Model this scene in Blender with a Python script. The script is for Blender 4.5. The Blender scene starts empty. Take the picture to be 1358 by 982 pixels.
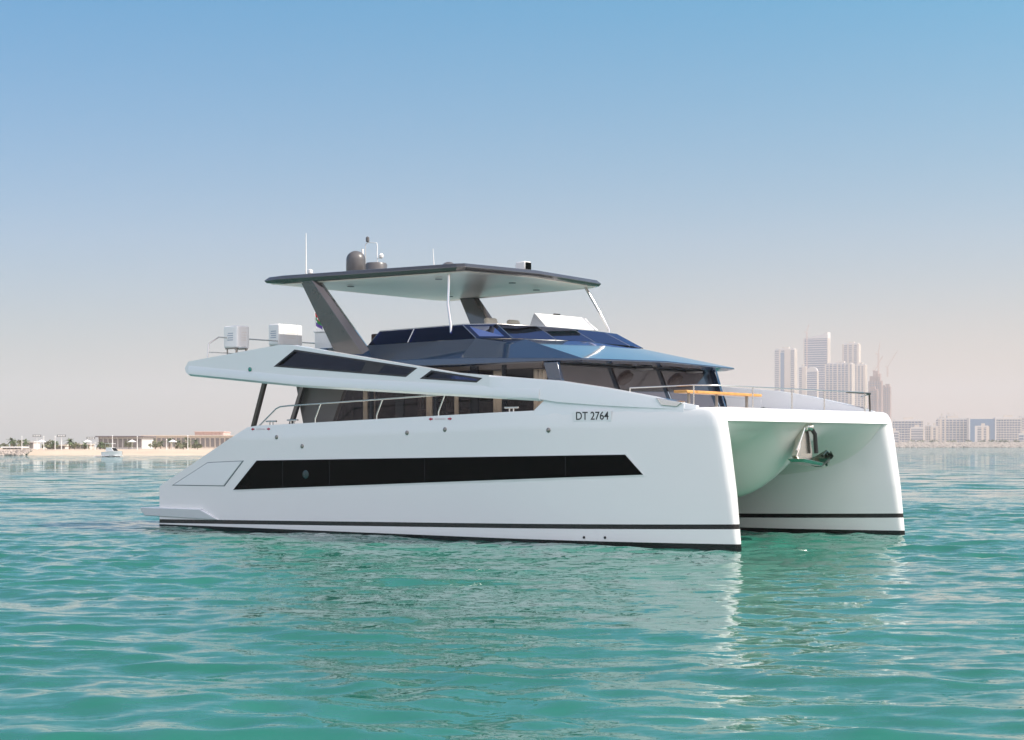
import bpy, bmesh, math, random
import numpy as np
from mathutils import Vector, Matrix
from mathutils.geometry import tessellate_polygon

random.seed(7)
R = math.radians
sc = bpy.context.scene
C = sc.collection

# ------------------------------------------------------------------ camera
cam = bpy.data.objects.new('camera', bpy.data.cameras.new('camera'))
C.objects.link(cam)
cam.location = (0, 0, 2.2)
cam.rotation_euler = (R(90), 0, 0)
cam.data.sensor_width = 36
cam.data.lens = 36 * 2250 / 1358
cam.data.shift_y = (591 - 491) / 1358
cam.data.clip_start = 0.5
cam.data.clip_end = 30000
sc.camera = cam

# ------------------------------------------------------------------ light
SUN_EL = R(45)
SUN_AZ = R(-12)          # measured from +X towards +Y
world = bpy.data.worlds.new('World')
sc.world = world
world.use_nodes = True
wn = world.node_tree
sky = wn.nodes.new('ShaderNodeTexSky')
sky.sky_type = 'NISHITA'
sky.sun_disc = False
sky.sun_elevation = SUN_EL
sky.sun_rotation = R(90) - SUN_AZ
sky.air_density = 1.0
sky.dust_density = 0.6
sky.ozone_density = 2.0
bg = wn.nodes['Background']
# dusty air near the horizon (warm grey) clearing to blue higher up, and an added bright glow
# in the unseen sky behind the camera, to lift the shaded hull side
wtc = wn.nodes.new('ShaderNodeTexCoord'); wsp = wn.nodes.new('ShaderNodeSeparateXYZ')
wn.links.new(wtc.outputs['Generated'], wsp.inputs[0])
wr = wn.nodes.new('ShaderNodeValToRGB'); e = wr.color_ramp.elements
e[0].position = 0.0; e[0].color = (.66, .53, .53, 1)
e[1].position = 1.0; e[1].color = (.80, .95, 1.0, 1)
for p_, c_ in ((.05, (.67, .61, .64, 1)), (.12, (.64, .73, .83, 1)), (.25, (.27, .81, 1.0, 1)), (.5, (.7, .9, 1., 1))):
    q_ = wr.color_ramp.elements.new(p_); q_.color = c_
wn.links.new(wsp.outputs['Z'], wr.inputs[0])
wm = wn.nodes.new('ShaderNodeMix'); wm.data_type = 'RGBA'; wm.blend_type = 'MULTIPLY'; wm.inputs['Factor'].default_value = 1
wn.links.new(sky.outputs[0], wm.inputs[6]); wn.links.new(wr.outputs[0], wm.inputs[7])
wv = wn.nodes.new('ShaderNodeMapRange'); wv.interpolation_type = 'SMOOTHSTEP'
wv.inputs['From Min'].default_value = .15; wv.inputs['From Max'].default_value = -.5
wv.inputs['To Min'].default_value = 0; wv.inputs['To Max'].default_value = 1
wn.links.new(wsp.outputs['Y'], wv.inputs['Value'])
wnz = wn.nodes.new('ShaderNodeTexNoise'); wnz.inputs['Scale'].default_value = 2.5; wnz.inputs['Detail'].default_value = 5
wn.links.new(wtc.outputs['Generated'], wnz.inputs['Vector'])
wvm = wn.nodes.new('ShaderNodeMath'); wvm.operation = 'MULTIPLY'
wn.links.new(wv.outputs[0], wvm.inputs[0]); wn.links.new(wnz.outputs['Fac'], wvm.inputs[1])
HAZE_SIDE = (1.58, 1.25, 1.04, 1)
SKY_FILL = 13.4  # strength of the added fill glow behind the camera
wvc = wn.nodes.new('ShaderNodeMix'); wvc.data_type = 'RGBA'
wvc.inputs[6].default_value = (0, 0, 0, 1); wvc.inputs[7].default_value = (SKY_FILL, SKY_FILL * .93, SKY_FILL * .96, 1)
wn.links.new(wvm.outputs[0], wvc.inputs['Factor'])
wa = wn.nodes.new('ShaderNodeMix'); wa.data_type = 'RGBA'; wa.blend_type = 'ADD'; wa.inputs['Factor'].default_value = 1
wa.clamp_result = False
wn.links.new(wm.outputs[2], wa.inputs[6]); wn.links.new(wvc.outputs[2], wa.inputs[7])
# the dust thickens towards the sun side
whx = wn.nodes.new('ShaderNodeMapRange'); whx.inputs['From Min'].default_value = -.30; whx.inputs['From Max'].default_value = .55
whx.inputs['To Min'].default_value = 0; whx.inputs['To Max'].default_value = 1
wn.links.new(wsp.outputs['X'], whx.inputs['Value'])
wh = wn.nodes.new('ShaderNodeMix'); wh.data_type = 'RGBA'; wh.blend_type = 'MULTIPLY'
wh.inputs[7].default_value = HAZE_SIDE
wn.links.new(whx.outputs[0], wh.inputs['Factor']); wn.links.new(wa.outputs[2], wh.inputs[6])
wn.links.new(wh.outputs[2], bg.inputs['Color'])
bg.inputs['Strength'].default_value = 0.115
sun = bpy.data.objects.new('sun', bpy.data.lights.new('sun', 'SUN'))
C.objects.link(sun)
sd = Vector((math.cos(SUN_EL) * math.cos(SUN_AZ), math.cos(SUN_EL) * math.sin(SUN_AZ), math.sin(SUN_EL)))
sun.rotation_euler = sd.to_track_quat('Z', 'Y').to_euler()
sun.location = sd * 60
sun.data.energy = 5.0
sun.data.angle = R(0.53)
sun.data.color = (1.0, 0.93, 0.84)
sc.view_settings.view_transform = 'Standard'
sc.view_settings.look = 'None'
sc.view_settings.gamma = 1
sc.view_settings.exposure = 0.28
sc.cycles.max_bounces = 8
sc.cycles.transparent_max_bounces = 12
sc.cycles.volume_bounces = 1

# ------------------------------------------------------------------ materials
def mat(name, col=(.5, .5, .5), rough=.5, metal=0., coat=0., spec=.5, var=0., vscale=2., bump=0., bscale=20., ior=None):
    m = bpy.data.materials.new(name)
    m.use_nodes = True
    nt = m.node_tree
    p = nt.nodes['Principled BSDF']
    p.inputs['Base Color'].default_value = (*col, 1)
    p.inputs['Roughness'].default_value = rough
    p.inputs['Metallic'].default_value = metal
    p.inputs['Coat Weight'].default_value = coat
    p.inputs['Coat Roughness'].default_value = .04
    p.inputs['Specular IOR Level'].default_value = spec
    if ior: p.inputs['IOR'].default_value = ior
    tc = nt.nodes.new('ShaderNodeTexCoord')
    if var > 0:
        n = nt.nodes.new('ShaderNodeTexNoise'); n.inputs['Scale'].default_value = vscale
        n.inputs['Detail'].default_value = 5
        nt.links.new(tc.outputs['Object'], n.inputs['Vector'])
        mr = nt.nodes.new('ShaderNodeMapRange')
        mr.inputs['From Min'].default_value = .3; mr.inputs['From Max'].default_value = .7
        mr.inputs['To Min'].default_value = 1 - var; mr.inputs['To Max'].default_value = 1 + var
        nt.links.new(n.outputs['Fac'], mr.inputs['Value'])
        mx = nt.nodes.new('ShaderNodeMix'); mx.data_type = 'RGBA'; mx.blend_type = 'MULTIPLY'
        mx.inputs['Factor'].default_value = 1
        mx.inputs[6].default_value = (*col, 1)
        nt.links.new(mr.outputs[0], mx.inputs[7])
        nt.links.new(mx.outputs[2], p.inputs['Base Color'])
    if bump > 0:
        n = nt.nodes.new('ShaderNodeTexNoise'); n.inputs['Scale'].default_value = bscale
        n.inputs['Detail'].default_value = 3
        nt.links.new(tc.outputs['Object'], n.inputs['Vector'])
        b = nt.nodes.new('ShaderNodeBump'); b.inputs['Strength'].default_value = bump
        b.inputs['Distance'].default_value = .02
        nt.links.new(n.outputs['Fac'], b.inputs['Height'])
        nt.links.new(b.outputs[0], p.inputs['Normal'])
    return m

def glass(name, tint, refl_rough=.02, ior=1.5, gcol=(.95, .97, 1)):
    m = bpy.data.materials.new(name); m.use_nodes = True
    nt = m.node_tree; nt.nodes.clear()
    o = nt.nodes.new('ShaderNodeOutputMaterial')
    t = nt.nodes.new('ShaderNodeBsdfTransparent'); t.inputs[0].default_value = (*tint, 1)
    g = nt.nodes.new('ShaderNodeBsdfGlossy'); g.inputs['Roughness'].default_value = refl_rough
    g.inputs[0].default_value = (*gcol, 1)
    f = nt.nodes.new('ShaderNodeFresnel'); f.inputs[0].default_value = ior
    mx = nt.nodes.new('ShaderNodeMixShader')
    nt.links.new(f.outputs[0], mx.inputs[0]); nt.links.new(t.outputs[0], mx.inputs[1])
    nt.links.new(g.outputs[0], mx.inputs[2]); nt.links.new(mx.outputs[0], o.inputs[0])
    return m

M = {}
M['gel'] = mat('white_gelcoat', (.80, .81, .81), .22, coat=.5, var=.015, vscale=.6)
M['gelmatt'] = mat('white_moulding', (.78, .78, .77), .4)
M['deck'] = mat('deck_nonskid', (.62, .61, .58), .7)
M['navy'] = mat('dark_gloss_paint', (.008, .024, .056), .10, coat=1, metal=.0, spec=.5, ior=1.65)
M['greygloss'] = mat('graphite_gloss_paint', (.075, .068, .066), .16, coat=1., metal=.35, var=.15, vscale=1.2)
M['greypanel'] = mat('grey_cabin_panel', (.13, .115, .105), .35, var=.08, vscale=2)
M['steel'] = mat('polished_steel', (.62, .60, .57), .22, metal=1.)
M['steelblack'] = mat('dark_strut', (.08, .07, .06), .3, metal=.6)
M['blackglass'] = mat('black_window_glass', (.001, .0018, .0018), .10, spec=.06, ior=1.3, bump=.05, bscale=6)
M['blackframe'] = mat('black_frame', (.008, .011, .02), .25)
M['tint'] = glass('tinted_glass', (.34, .42, .60), gcol=(.50, .62, .95))
M['darkglass'] = glass('dark_cabin_glass', (.07, .07, .08), gcol=(.5, .5, .6))
M['cabin'] = glass('cabin_glass', (.88, .85, .82), ior=1.25, gcol=(.7, .7, .8))
M['bluetint'] = glass('blue_tinted_glass', (.03, .05, .17), ior=3.0, gcol=(.6, .66, 1.))
M['cream'] = mat('cream_upholstery', (.72, .64, .52), .7, bump=.2, bscale=30)
M['curtain'] = mat('cream_curtain', (.76, .68, .55), .8, bump=.4, bscale=12)
M['mauve'] = mat('smoky_front_glass', (.065, .048, .046), .04, spec=.5, ior=2.1, var=.05, vscale=4)  # dark smoky glass, brownish in itself and strongly reflecting
M['ceil'] = mat('silver_lacquer', (.76, .69, .62), .28, metal=0., coat=.15)
M['gelwarm'] = mat('warm_white_gelcoat', (.84, .80, .75), .25, coat=.4)
M['domegrey'] = mat('grey_dome', (.11, .105, .105), .35)
M['antwhite'] = mat('white_plastic', (.8, .79, .76), .35)
M['teak'] = mat('varnished_teak', (.62, .30, .085), .4, var=.15, vscale=6)
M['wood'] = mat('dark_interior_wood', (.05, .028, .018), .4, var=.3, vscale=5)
M['red'] = mat('red_print', (.45, .02, .06), .5)
M['pink'] = mat('pale_red_print', (.70, .60, .61), .5)
M['black'] = mat('black_lettering', (.01, .01, .012), .4)
M['green'] = mat('green_lens', (.0, .22, .16), .15, coat=1)
M['gold'] = mat('pale_orange_print', (.76, .68, .60), .6)
M['bluegrey'] = mat('blue_grey_print', (.36, .40, .46), .6)
M['bronze'] = mat('bronze_fitting', (.30, .27, .24), .3, metal=.8)
M['groove'] = mat('panel_gap', (.16, .19, .2), .6)
M['anchor'] = mat('anchor_steel', (.70, .66, .60), .22, metal=1.)
M['fluke'] = mat('dark_anchor_steel', (.10, .13, .10), .2, metal=.9)
M['rubber'] = mat('black_rubber', (.012, .012, .012), .5)
M['flagg'] = mat('flag_green', (.05, .3, .08), .8); M['flagr'] = mat('flag_red', (.5, .03, .04), .8)
M['flagp'] = mat('flag_violet', (.2, .12, .42), .8)

# hull paint: white topsides, black boot stripe, black antifouling
m = mat('hull_paint', (.82, .82, .81), .22, coat=.25, spec=.35)
nt = m.node_tree; P = nt.nodes['Principled BSDF']
tc = nt.nodes.new('ShaderNodeTexCoord'); sp = nt.nodes.new('ShaderNodeSeparateXYZ')
nt.links.new(tc.outputs['Object'], sp.inputs[0])
def mth(op, a, b):
    n = nt.nodes.new('ShaderNodeMath'); n.operation = op
    for i, q in enumerate((a, b)):
        if isinstance(q, (int, float)): n.inputs[i].default_value = q
        else: nt.links.new(q, n.inputs[i])
    return n.outputs[0]
xx, zz = sp.outputs['X'], sp.outputs['Z']
mid = mth('ADD', mth('MULTIPLY', xx, .0196), .485)          # centre of the stripe
s1 = mth('LESS_THAN', mth('ABSOLUTE', mth('SUBTRACT', zz, mid), 0), .052)
s2 = mth('LESS_THAN', zz, mth('ADD', mth('MULTIPLY', xx, .0035), .115))
blk = mth('MAXIMUM', s1, s2)
nz = nt.nodes.new('ShaderNodeTexNoise'); nz.inputs['Scale'].default_value = .8; nz.inputs['Detail'].default_value = 6
nt.links.new(tc.outputs['Object'], nz.inputs['Vector'])
cr = nt.nodes.new('ShaderNodeMapRange'); cr.inputs['To Min'].default_value = .97; cr.inputs['To Max'].default_value = 1.0
nt.links.new(nz.outputs['Fac'], cr.inputs['Value'])
cm = nt.nodes.new('ShaderNodeMix'); cm.data_type = 'RGBA'; cm.blend_type = 'MULTIPLY'; cm.inputs['Factor'].default_value = 1
cm.inputs[6].default_value = (.83, .825, .81, 1); nt.links.new(cr.outputs[0], cm.inputs[7])
mx = nt.nodes.new('ShaderNodeMix'); mx.data_type = 'RGBA'
nt.links.new(blk, mx.inputs['Factor']); nt.links.new(cm.outputs[2], mx.inputs[6]); mx.inputs[7].default_value = (.002, .002, .002, 1)
nt.links.new(mx.outputs[2], P.inputs['Base Color'])
M['hull'] = m

# ------------------------------------------------------------------ mesh builder
class MB:
    def __init__(s): s.v = []; s.f = []
    def poly(s, pts, faces):
        o = len(s.v); s.v += [tuple(p) for p in pts]; s.f += [tuple(i + o for i in f) for f in faces]; return s
    def box(s, x0, x1, y0, y1, z0, z1, mtx=None):
        p = [Vector((x, y, z)) for z in (z0, z1) for y in (y0, y1) for x in (x0, x1)]
        if mtx: p = [mtx @ q for q in p]
        return s.poly(p, [(0, 2, 3, 1), (4, 5, 7, 6), (0, 1, 5, 4), (2, 6, 7, 3), (0, 4, 6, 2), (1, 3, 7, 5)])
    def prism(s, a, b):
        """two matching outlines (lists of 3D points), capped"""
        n = len(a)
        f = [tuple(range(n))[::-1], tuple(range(n, 2 * n))]
        f += [(i, (i + 1) % n, (i + 1) % n + n, i + n) for i in range(n)]
        return s.poly(list(a) + list(b), f)
    def xz(s, pts, y0, y1):
        return s.prism([(x, y0, z) for x, z in pts], [(x, y1, z) for x, z in pts])
    def grid(s, rows, close=False):
        n = len(rows[0]); m_ = len(rows); o = len(s.v)
        for r in rows: s.v += [tuple(p) for p in r]
        for i in range(m_ - 1):
            for j in range(n if close else n - 1):
                k = (j + 1) % n
                s.f.append((o + i * n + j, o + i * n + k, o + (i + 1) * n + k, o + (i + 1) * n + j))
        return s
    def tube(s, pts, r, n=10, r2=None, cap=True):
        pts = [Vector(p) for p in pts]; rows = []; prev = None
        for i, p in enumerate(pts):
            if i == 0: t = pts[1] - p
            elif i == len(pts) - 1: t = p - pts[i - 1]
            else: t = (pts[i + 1] - p).normalized() + (p - pts[i - 1]).normalized()
            t.normalize()
            if prev is None:
                a = Vector((0, 0, 1)) if abs(t.z) < .9 else Vector((1, 0, 0))
                u_ = t.cross(a).normalized()
            else:
                u_ = (prev - t * prev.dot(t)).normalized()
            prev = u_; w_ = t.cross(u_)
            rr = r if r2 is None else r + (r2 - r) * i / (len(pts) - 1)
            rows.append([p + (u_ * math.cos(2 * math.pi * k / n) + w_ * math.sin(2 * math.pi * k / n)) * rr for k in range(n)])
        o = len(s.v); s.grid(rows, True)
        if cap:
            s.f.append(tuple(o + k for k in range(n))[::-1])
            e = o + (len(rows) - 1) * n
            s.f.append(tuple(e + k for k in range(n)))
        return s
    def lathe(s, prof, c, n=24, mtx=None):
        """prof = [(r,z)...] from bottom to top round a vertical axis at c"""
        rows = []
        for r, z in prof:
            row = [Vector((max(r, .0005) * math.cos(2 * math.pi * k / n), max(r, .0005) * math.sin(2 * math.pi * k / n), z)) for k in range(n)]
            if mtx: row = [mtx @ q for q in row]
            rows.append([q + Vector(c) for q in row])
        o = len(s.v); s.grid(rows, True)
        s.f.append(tuple(o + k for k in range(n))[::-1]); e = o + (len(rows) - 1) * n
        s.f.append(tuple(e + k for k in range(n)))
        return s
    def build(s, name, m_, parent=None, smooth=None, bevel=0, seg=2, fix=True):
        me = bpy.data.meshes.new(name)
        me.from_pydata(s.v, [], s.f); me.validate(); me.update()
        if fix:
            b = bmesh.new(); b.from_mesh(me); bmesh.ops.recalc_face_normals(b, faces=b.faces); b.to_mesh(me); b.free()
        me.materials.append(m_ if not isinstance(m_, str) else M[m_])
        o = bpy.data.objects.new(name, me); C.objects.link(o)
        if parent: o.parent = parent
        if bevel:
            bv = o.modifiers.new('b', 'BEVEL'); bv.width = bevel; bv.segments = seg; bv.limit_method = 'ANGLE'; bv.angle_limit = R(30)
            bv.harden_normals = False
        if smooth or bevel:
            me.polygons.foreach_set('use_smooth', [True] * len(me.polygons)); me.set_sharp_from_angle(angle=R(smooth or 35))
        return o

def tag(o, label=None, cat=None, group=None, kind=None):
    if label: o['label'] = label
    if cat: o['category'] = cat
    if group: o['group'] = group
    if kind: o['kind'] = kind
    return o
def empty(name, loc=(0, 0, 0), rz=0):
    o = bpy.data.objects.new(name, None); C.objects.link(o); o.location = loc; o.rotation_euler = (0, 0, rz); o.empty_display_size = .5
    return o
def copy_tree(o, parent=None):
    c = o.copy(); C.objects.link(c)
    if parent: c.parent = parent; c.matrix_parent_inverse = o.matrix_parent_inverse.copy()
    for ch in o.children: copy_tree(ch, c)
    return c
def lerp(a, b, t): return a + (b - a) * t
def pw(x, pts):
    if x <= pts[0][0]: return pts[0][1]
    for (a, b), (c, d) in zip(pts, pts[1:]):
        if x <= c: return lerp(b, d, (x - a) / (c - a))
    return pts[-1][1]

# ================================================================== SEA
def sea():
    def axis(lo, hi, step, far_lo, far_hi, g=1.09):
        a = list(np.arange(lo, hi, step)); s = step
        p = a[-1]
        while p < far_hi: s *= g; p += s; a.append(p)
        s = step; p = a[0]
        while p > far_lo: s *= g; p -= s; a.insert(0, p)
        return np.array(a)
    xs = axis(-14, 17, .09, -6500, 6500, 1.045)
    ys1 = axis(9, 50, .07, -6500, 51, 1.10)
    ys2 = [ys1[-1]]; st_ = .07
    while ys2[-1] < 6500:
        st_ *= 1.008 if ys2[-1] < 300 else 1.06; ys2.append(ys2[-1] + st_)
    ys = np.concatenate([ys1, ys2[1:]])
    X, Y = np.meshgrid(xs, ys)
    Z = np.zeros_like(X); DX = np.zeros_like(X); DY = np.zeros_like(X)
    rng = np.random.RandomState(4)
    sx = np.gradient(xs)[None, :]; sy = np.gradient(ys)[:, None]
    cell = np.maximum(sx, sy)
    # slow patches of rougher and calmer water
    patch = .75 + .35 * np.sin(X * .21 + 1.3 + .8 * np.sin(Y * .13)) * np.sin(Y * .17 + .4 + np.sin(X * .09))
    N = 170
    for i in range(N):
        L = .22 * (6. / .22) ** (rng.rand() ** 2.1)
        k = 2 * math.pi / L
        th = -math.pi / 2 - .25 + rng.randn() * (.42 if L > 1.2 else .6)
        kx, ky = k * math.cos(th), k * math.sin(th)
        A = .0040 * L ** .58 * (.5 + rng.rand())
        if L > 3: A *= .5
        ph = rng.rand() * 6.283
        fade = np.clip((L / cell - 3) / 4, 0, 1) * (patch if L < 5 else 1)
        q = kx * X + ky * Y + ph
        c, s_ = np.cos(q), np.sin(q)
        Z += A * c * fade
        DX -= A * math.cos(th) * s_ * fade; DY -= A * math.sin(th) * s_ * fade
    V = np.stack([X + DX * 1.1, Y + DY * 1.1, Z], -1).reshape(-1, 3)
    ny, nx = X.shape
    idx = np.arange(ny * nx).reshape(ny, nx)
    F = np.stack([idx[:-1, :-1], idx[:-1, 1:], idx[1:, 1:], idx[1:, :-1]], -1).reshape(-1, 4)
    me = bpy.data.meshes.new('sea')
    me.vertices.add(len(V)); me.vertices.foreach_set('co', V.ravel())
    me.loops.add(F.size); me.loops.foreach_set('vertex_index', F.ravel().astype(np.int32))
    me.polygons.add(len(F)); me.polygons.foreach_set('loop_start', np.arange(0, F.size, 4, dtype=np.int32))
    me.update(calc_edges=True)
    me.polygons.foreach_set('use_smooth', [True] * len(F))
    at = me.attributes.new('coarse', 'FLOAT', 'POINT')
    at.data.foreach_set('value', np.clip(1 - (1.6 / cell - 3) / 6, 0, 1).astype(np.float32).ravel() * np.ones(X.size, np.float32))
    o = bpy.data.objects.new('sea', me); C.objects.link(o)
    tag(o, kind='structure')
    m = bpy.data.materials.new('sea_water'); m.use_nodes = True
    nt = m.node_tree; p = nt.nodes['Principled BSDF']
    p.inputs['Roughness'].default_value = .025
    p.inputs['IOR'].default_value = 1.33
    tc = nt.nodes.new('ShaderNodeTexCoord')
    def noise(sc_, det, stretch, rot=0.):
        mp = nt.nodes.new('ShaderNodeMapping'); mp.inputs['Scale'].default_value = stretch
        mp.inputs['Rotation'].default_value = (0, 0, rot)
        n = nt.nodes.new('ShaderNodeTexNoise'); n.inputs['Scale'].default_value = sc_; n.inputs['Detail'].default_value = det
        nt.links.new(tc.outputs['Object'], mp.inputs['Vector']); nt.links.new(mp.outputs[0], n.inputs['Vector'])
        return n.outputs['Fac']
    cn = noise(.06, 4, (1, 2.2, 1))
    cr = nt.nodes.new('ShaderNodeValToRGB')
    cr.color_ramp.elements[0].position = .35; cr.color_ramp.elements[0].color = (.018, .122, .086, 1)
    cr.color_ramp.elements[1].position = .68; cr.color_ramp.elements[1].color = (.024, .156, .118, 1)
    nt.links.new(cn, cr.inputs[0]); nt.links.new(cr.outputs[0], p.inputs['Base Color'])
    def vnoise(sc_, det, stretch, rot, amp):
        mp = nt.nodes.new('ShaderNodeMapping'); mp.inputs['Scale'].default_value = stretch
        mp.inputs['Rotation'].default_value = (0, 0, rot)
        n = nt.nodes.new('ShaderNodeTexNoise'); n.inputs['Scale'].default_value = sc_; n.inputs['Detail'].default_value = det
        nt.links.new(tc.outputs['Object'], mp.inputs['Vector']); nt.links.new(mp.outputs[0], n.inputs['Vector'])
        a = nt.nodes.new('ShaderNodeVectorMath'); a.operation = 'SUBTRACT'; a.inputs[1].default_value = (.5, .5, .5)
        nt.links.new(n.outputs['Color'], a.inputs[0])
        b = nt.nodes.new('ShaderNodeVectorMath'); b.operation = 'MULTIPLY'; b.inputs[1].default_value = amp
        nt.links.new(a.outputs[0], b.inputs[0]); return b.outputs[0]
    def vadd(a, b):
        n = nt.nodes.new('ShaderNodeVectorMath'); n.operation = 'ADD'
        nt.links.new(a, n.inputs[0]); nt.links.new(b, n.inputs[1]); return n.outputs[0]
    geo = nt.nodes.new('ShaderNodeNewGeometry')
    w1 = vadd(vnoise(3.4, 5, (.5, 1.2, 1), .12, (.30, .52, 0)), vnoise(9., 3, (.6, 1.4, 1), -.2, (.16, .28, 0)))
    w2 = vnoise(.35, 3, (.45, 1.4, 1), .1, (.10, .22, 0))
    gust = nt.nodes.new('ShaderNodeMapRange'); gust.inputs['From Min'].default_value = .38; gust.inputs['From Max'].default_value = .62
    gust.inputs['To Min'].default_value = .45; gust.inputs['To Max'].default_value = 1.15
    nt.links.new(noise(.03, 4, (.35, 1.6, 1)), gust.inputs['Value'])
    sc1 = nt.nodes.new('ShaderNodeVectorMath'); sc1.operation = 'SCALE'
    nt.links.new(vadd(w1, w2), sc1.inputs[0]); nt.links.new(gust.outputs[0], sc1.inputs['Scale'])
    atn = nt.nodes.new('ShaderNodeAttribute'); atn.attribute_name = 'coarse'
    w3 = vnoise(.8, 5, (.45, 1.0, 1), .05, (.40, 1.25, 0))
    sc3 = nt.nodes.new('ShaderNodeVectorMath'); sc3.operation = 'SCALE'
    nt.links.new(w3, sc3.inputs[0]); nt.links.new(atn.outputs['Fac'], sc3.inputs['Scale'])
    sc1_out = vadd(sc1.outputs[0], sc3.outputs[0])
    nn = nt.nodes.new('ShaderNodeVectorMath'); nn.operation = 'NORMALIZE'
    nt.links.new(vadd(geo.outputs['Normal'], sc1_out), nn.inputs[0])
    last = nn.outputs[0]
    nt.links.new(last, p.inputs['Normal'])
    me.materials.append(m)
sea()

# ================================================================== AIR
hz = MB().box(-6800, 6800, -6800, 6800, -1.5, 240).build('haze', mat('haze_tmp'))
hm = bpy.data.materials.new('haze_air'); hm.use_nodes = True
ht = hm.node_tree; ht.nodes.clear()
ho = ht.nodes.new('ShaderNodeOutputMaterial'); hv = ht.nodes.new('ShaderNodeVolumePrincipled')
hv.inputs['Color'].default_value = (.80, .745, .76, 1)
hv.inputs['Density'].default_value = .00022
hv.inputs['Anisotropy'].default_value = .0
ht.links.new(hv.outputs[0], ho.inputs['Volume'])
hz.data.materials.clear(); hz.data.materials.append(hm)
tag(hz, kind='stuff')
hz['label'] = 'pale warm haze lying over the far shore'

# ================================================================== YACHT
BOAT_LOC = (7.235, 38.68, 0)
BOAT_RZ = math.atan2(-.6395, .769)
yacht = empty('catamaran_yacht', BOAT_LOC, BOAT_RZ)
tag(yacht, 'large white power catamaran with a dark flybridge hardtop lying at rest on the water', 'yacht')
HC = 3.745
def half(x):       # outer half breadth of one hull, measured from its own centreline
    return 1.16 if x < -6.3 else 1.16 * (1 - ((x + 6.3) / 6.3) ** 2)
def stemx(z):
    return pw(z, [(-.7, -.55), (-.35, -.08), (0, 0), (1.2, -.13), (2.3, -.30), (2.6, -.36), (2.8, -.39), (2.9, -.44), (2.97, -.50), (3.0, -.58)])
def sheer(x): return pw(x, [(-13.9, 2.71), (-4.87, 2.98), (0, 3.02)])
def outer(x, z):
    d = max(stemx(z) - x, 0)
    w_ = 1.16 if d > 6.3 else 1.16 * (1 - ((6.3 - d) / 6.3) ** 2)
    rr = pw(z, [(0, .08), (3, .19)])
    t = min(d / pw(z, [(0, .11), (3, .22)]), 1)
    w_ += rr * math.sqrt(1 - (1 - t) ** 2) * max(0, 1 - d / 6.3)
    w_ += 0 if z > 0 else -.5 * (z / .7) ** 2 * w_
    if z > 2.62: w_ -= (z - 2.62) * .12
    return w_
def inner(x, z):
    d = max(stemx(z) - x, 0)
    w_ = .98 if d > 5 else .98 * (1 - ((5 - d) / 5) ** 2.1)
    rr = pw(z, [(0, .08), (3, .19)])
    t = min(d / pw(z, [(0, .11), (3, .22)]), 1)
    w_ += rr * math.sqrt(1 - (1 - t) ** 2) * max(0, 1 - d / 5)
    w_ += 0 if z > 0 else -.5 * (z / .7) ** 2 * w_
    return w_ * pw(z, [(0, .96), (1.0, 1.0)])

def demihull(side):
    b = MB(); rows = []
    zs = [-.7, -.5, -.25, 0, .2, .45, .8, 1.19, 1.22, 1.6, 2.0, 2.3, 2.55, 2.62, 2.7, 2.8, 2.87, 2.92, 2.96, 2.985, 3.0]
    tts = [0, .03, .08, .15, .25, .35, .45, .55, .62, .68, .73, .78, .82, .86, .89, .92, .94, .955, .967, .977, .985, .991, .995, .998, 1.]
    for z in zs:
        xs_ = pw(z, [(-.7, -17.2), (0, -17.85), (1.20, -17.85), (2.96, -14.3), (3.0, -13.95)]); xf = stemx(z)
        row = []
        for t in tts:
            x = lerp(xs_, xf, t); zz_ = z * (sheer(x) / 3 if z > 0 else 1)
            row.append((x, side * (HC + outer(x, z)), zz_))
        for t in tts[::-1][1:]:
            x = lerp(xs_, xf, t); zz_ = z * (sheer(x) / 3 if z > 0 else 1)
            row.append((x, side * (HC - inner(x, z)), zz_))
        rows.append(row)
    b.grid(rows, True)
    n = len(rows[0]); h = len(tts)
    o = (len(rows) - 1) * n
    for i in range(h - 2):
        a, c = i, n - i
        b.f.append((o + i, o + i + 1, o + (n - i - 1) % n, o + (n - i) % n) if i else (o, o + 1, o + n - 1))
    return b.build('hull', 'hull', yacht, smooth=32)
hull_s = demihull(-1); hull_p = demihull(1)

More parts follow.
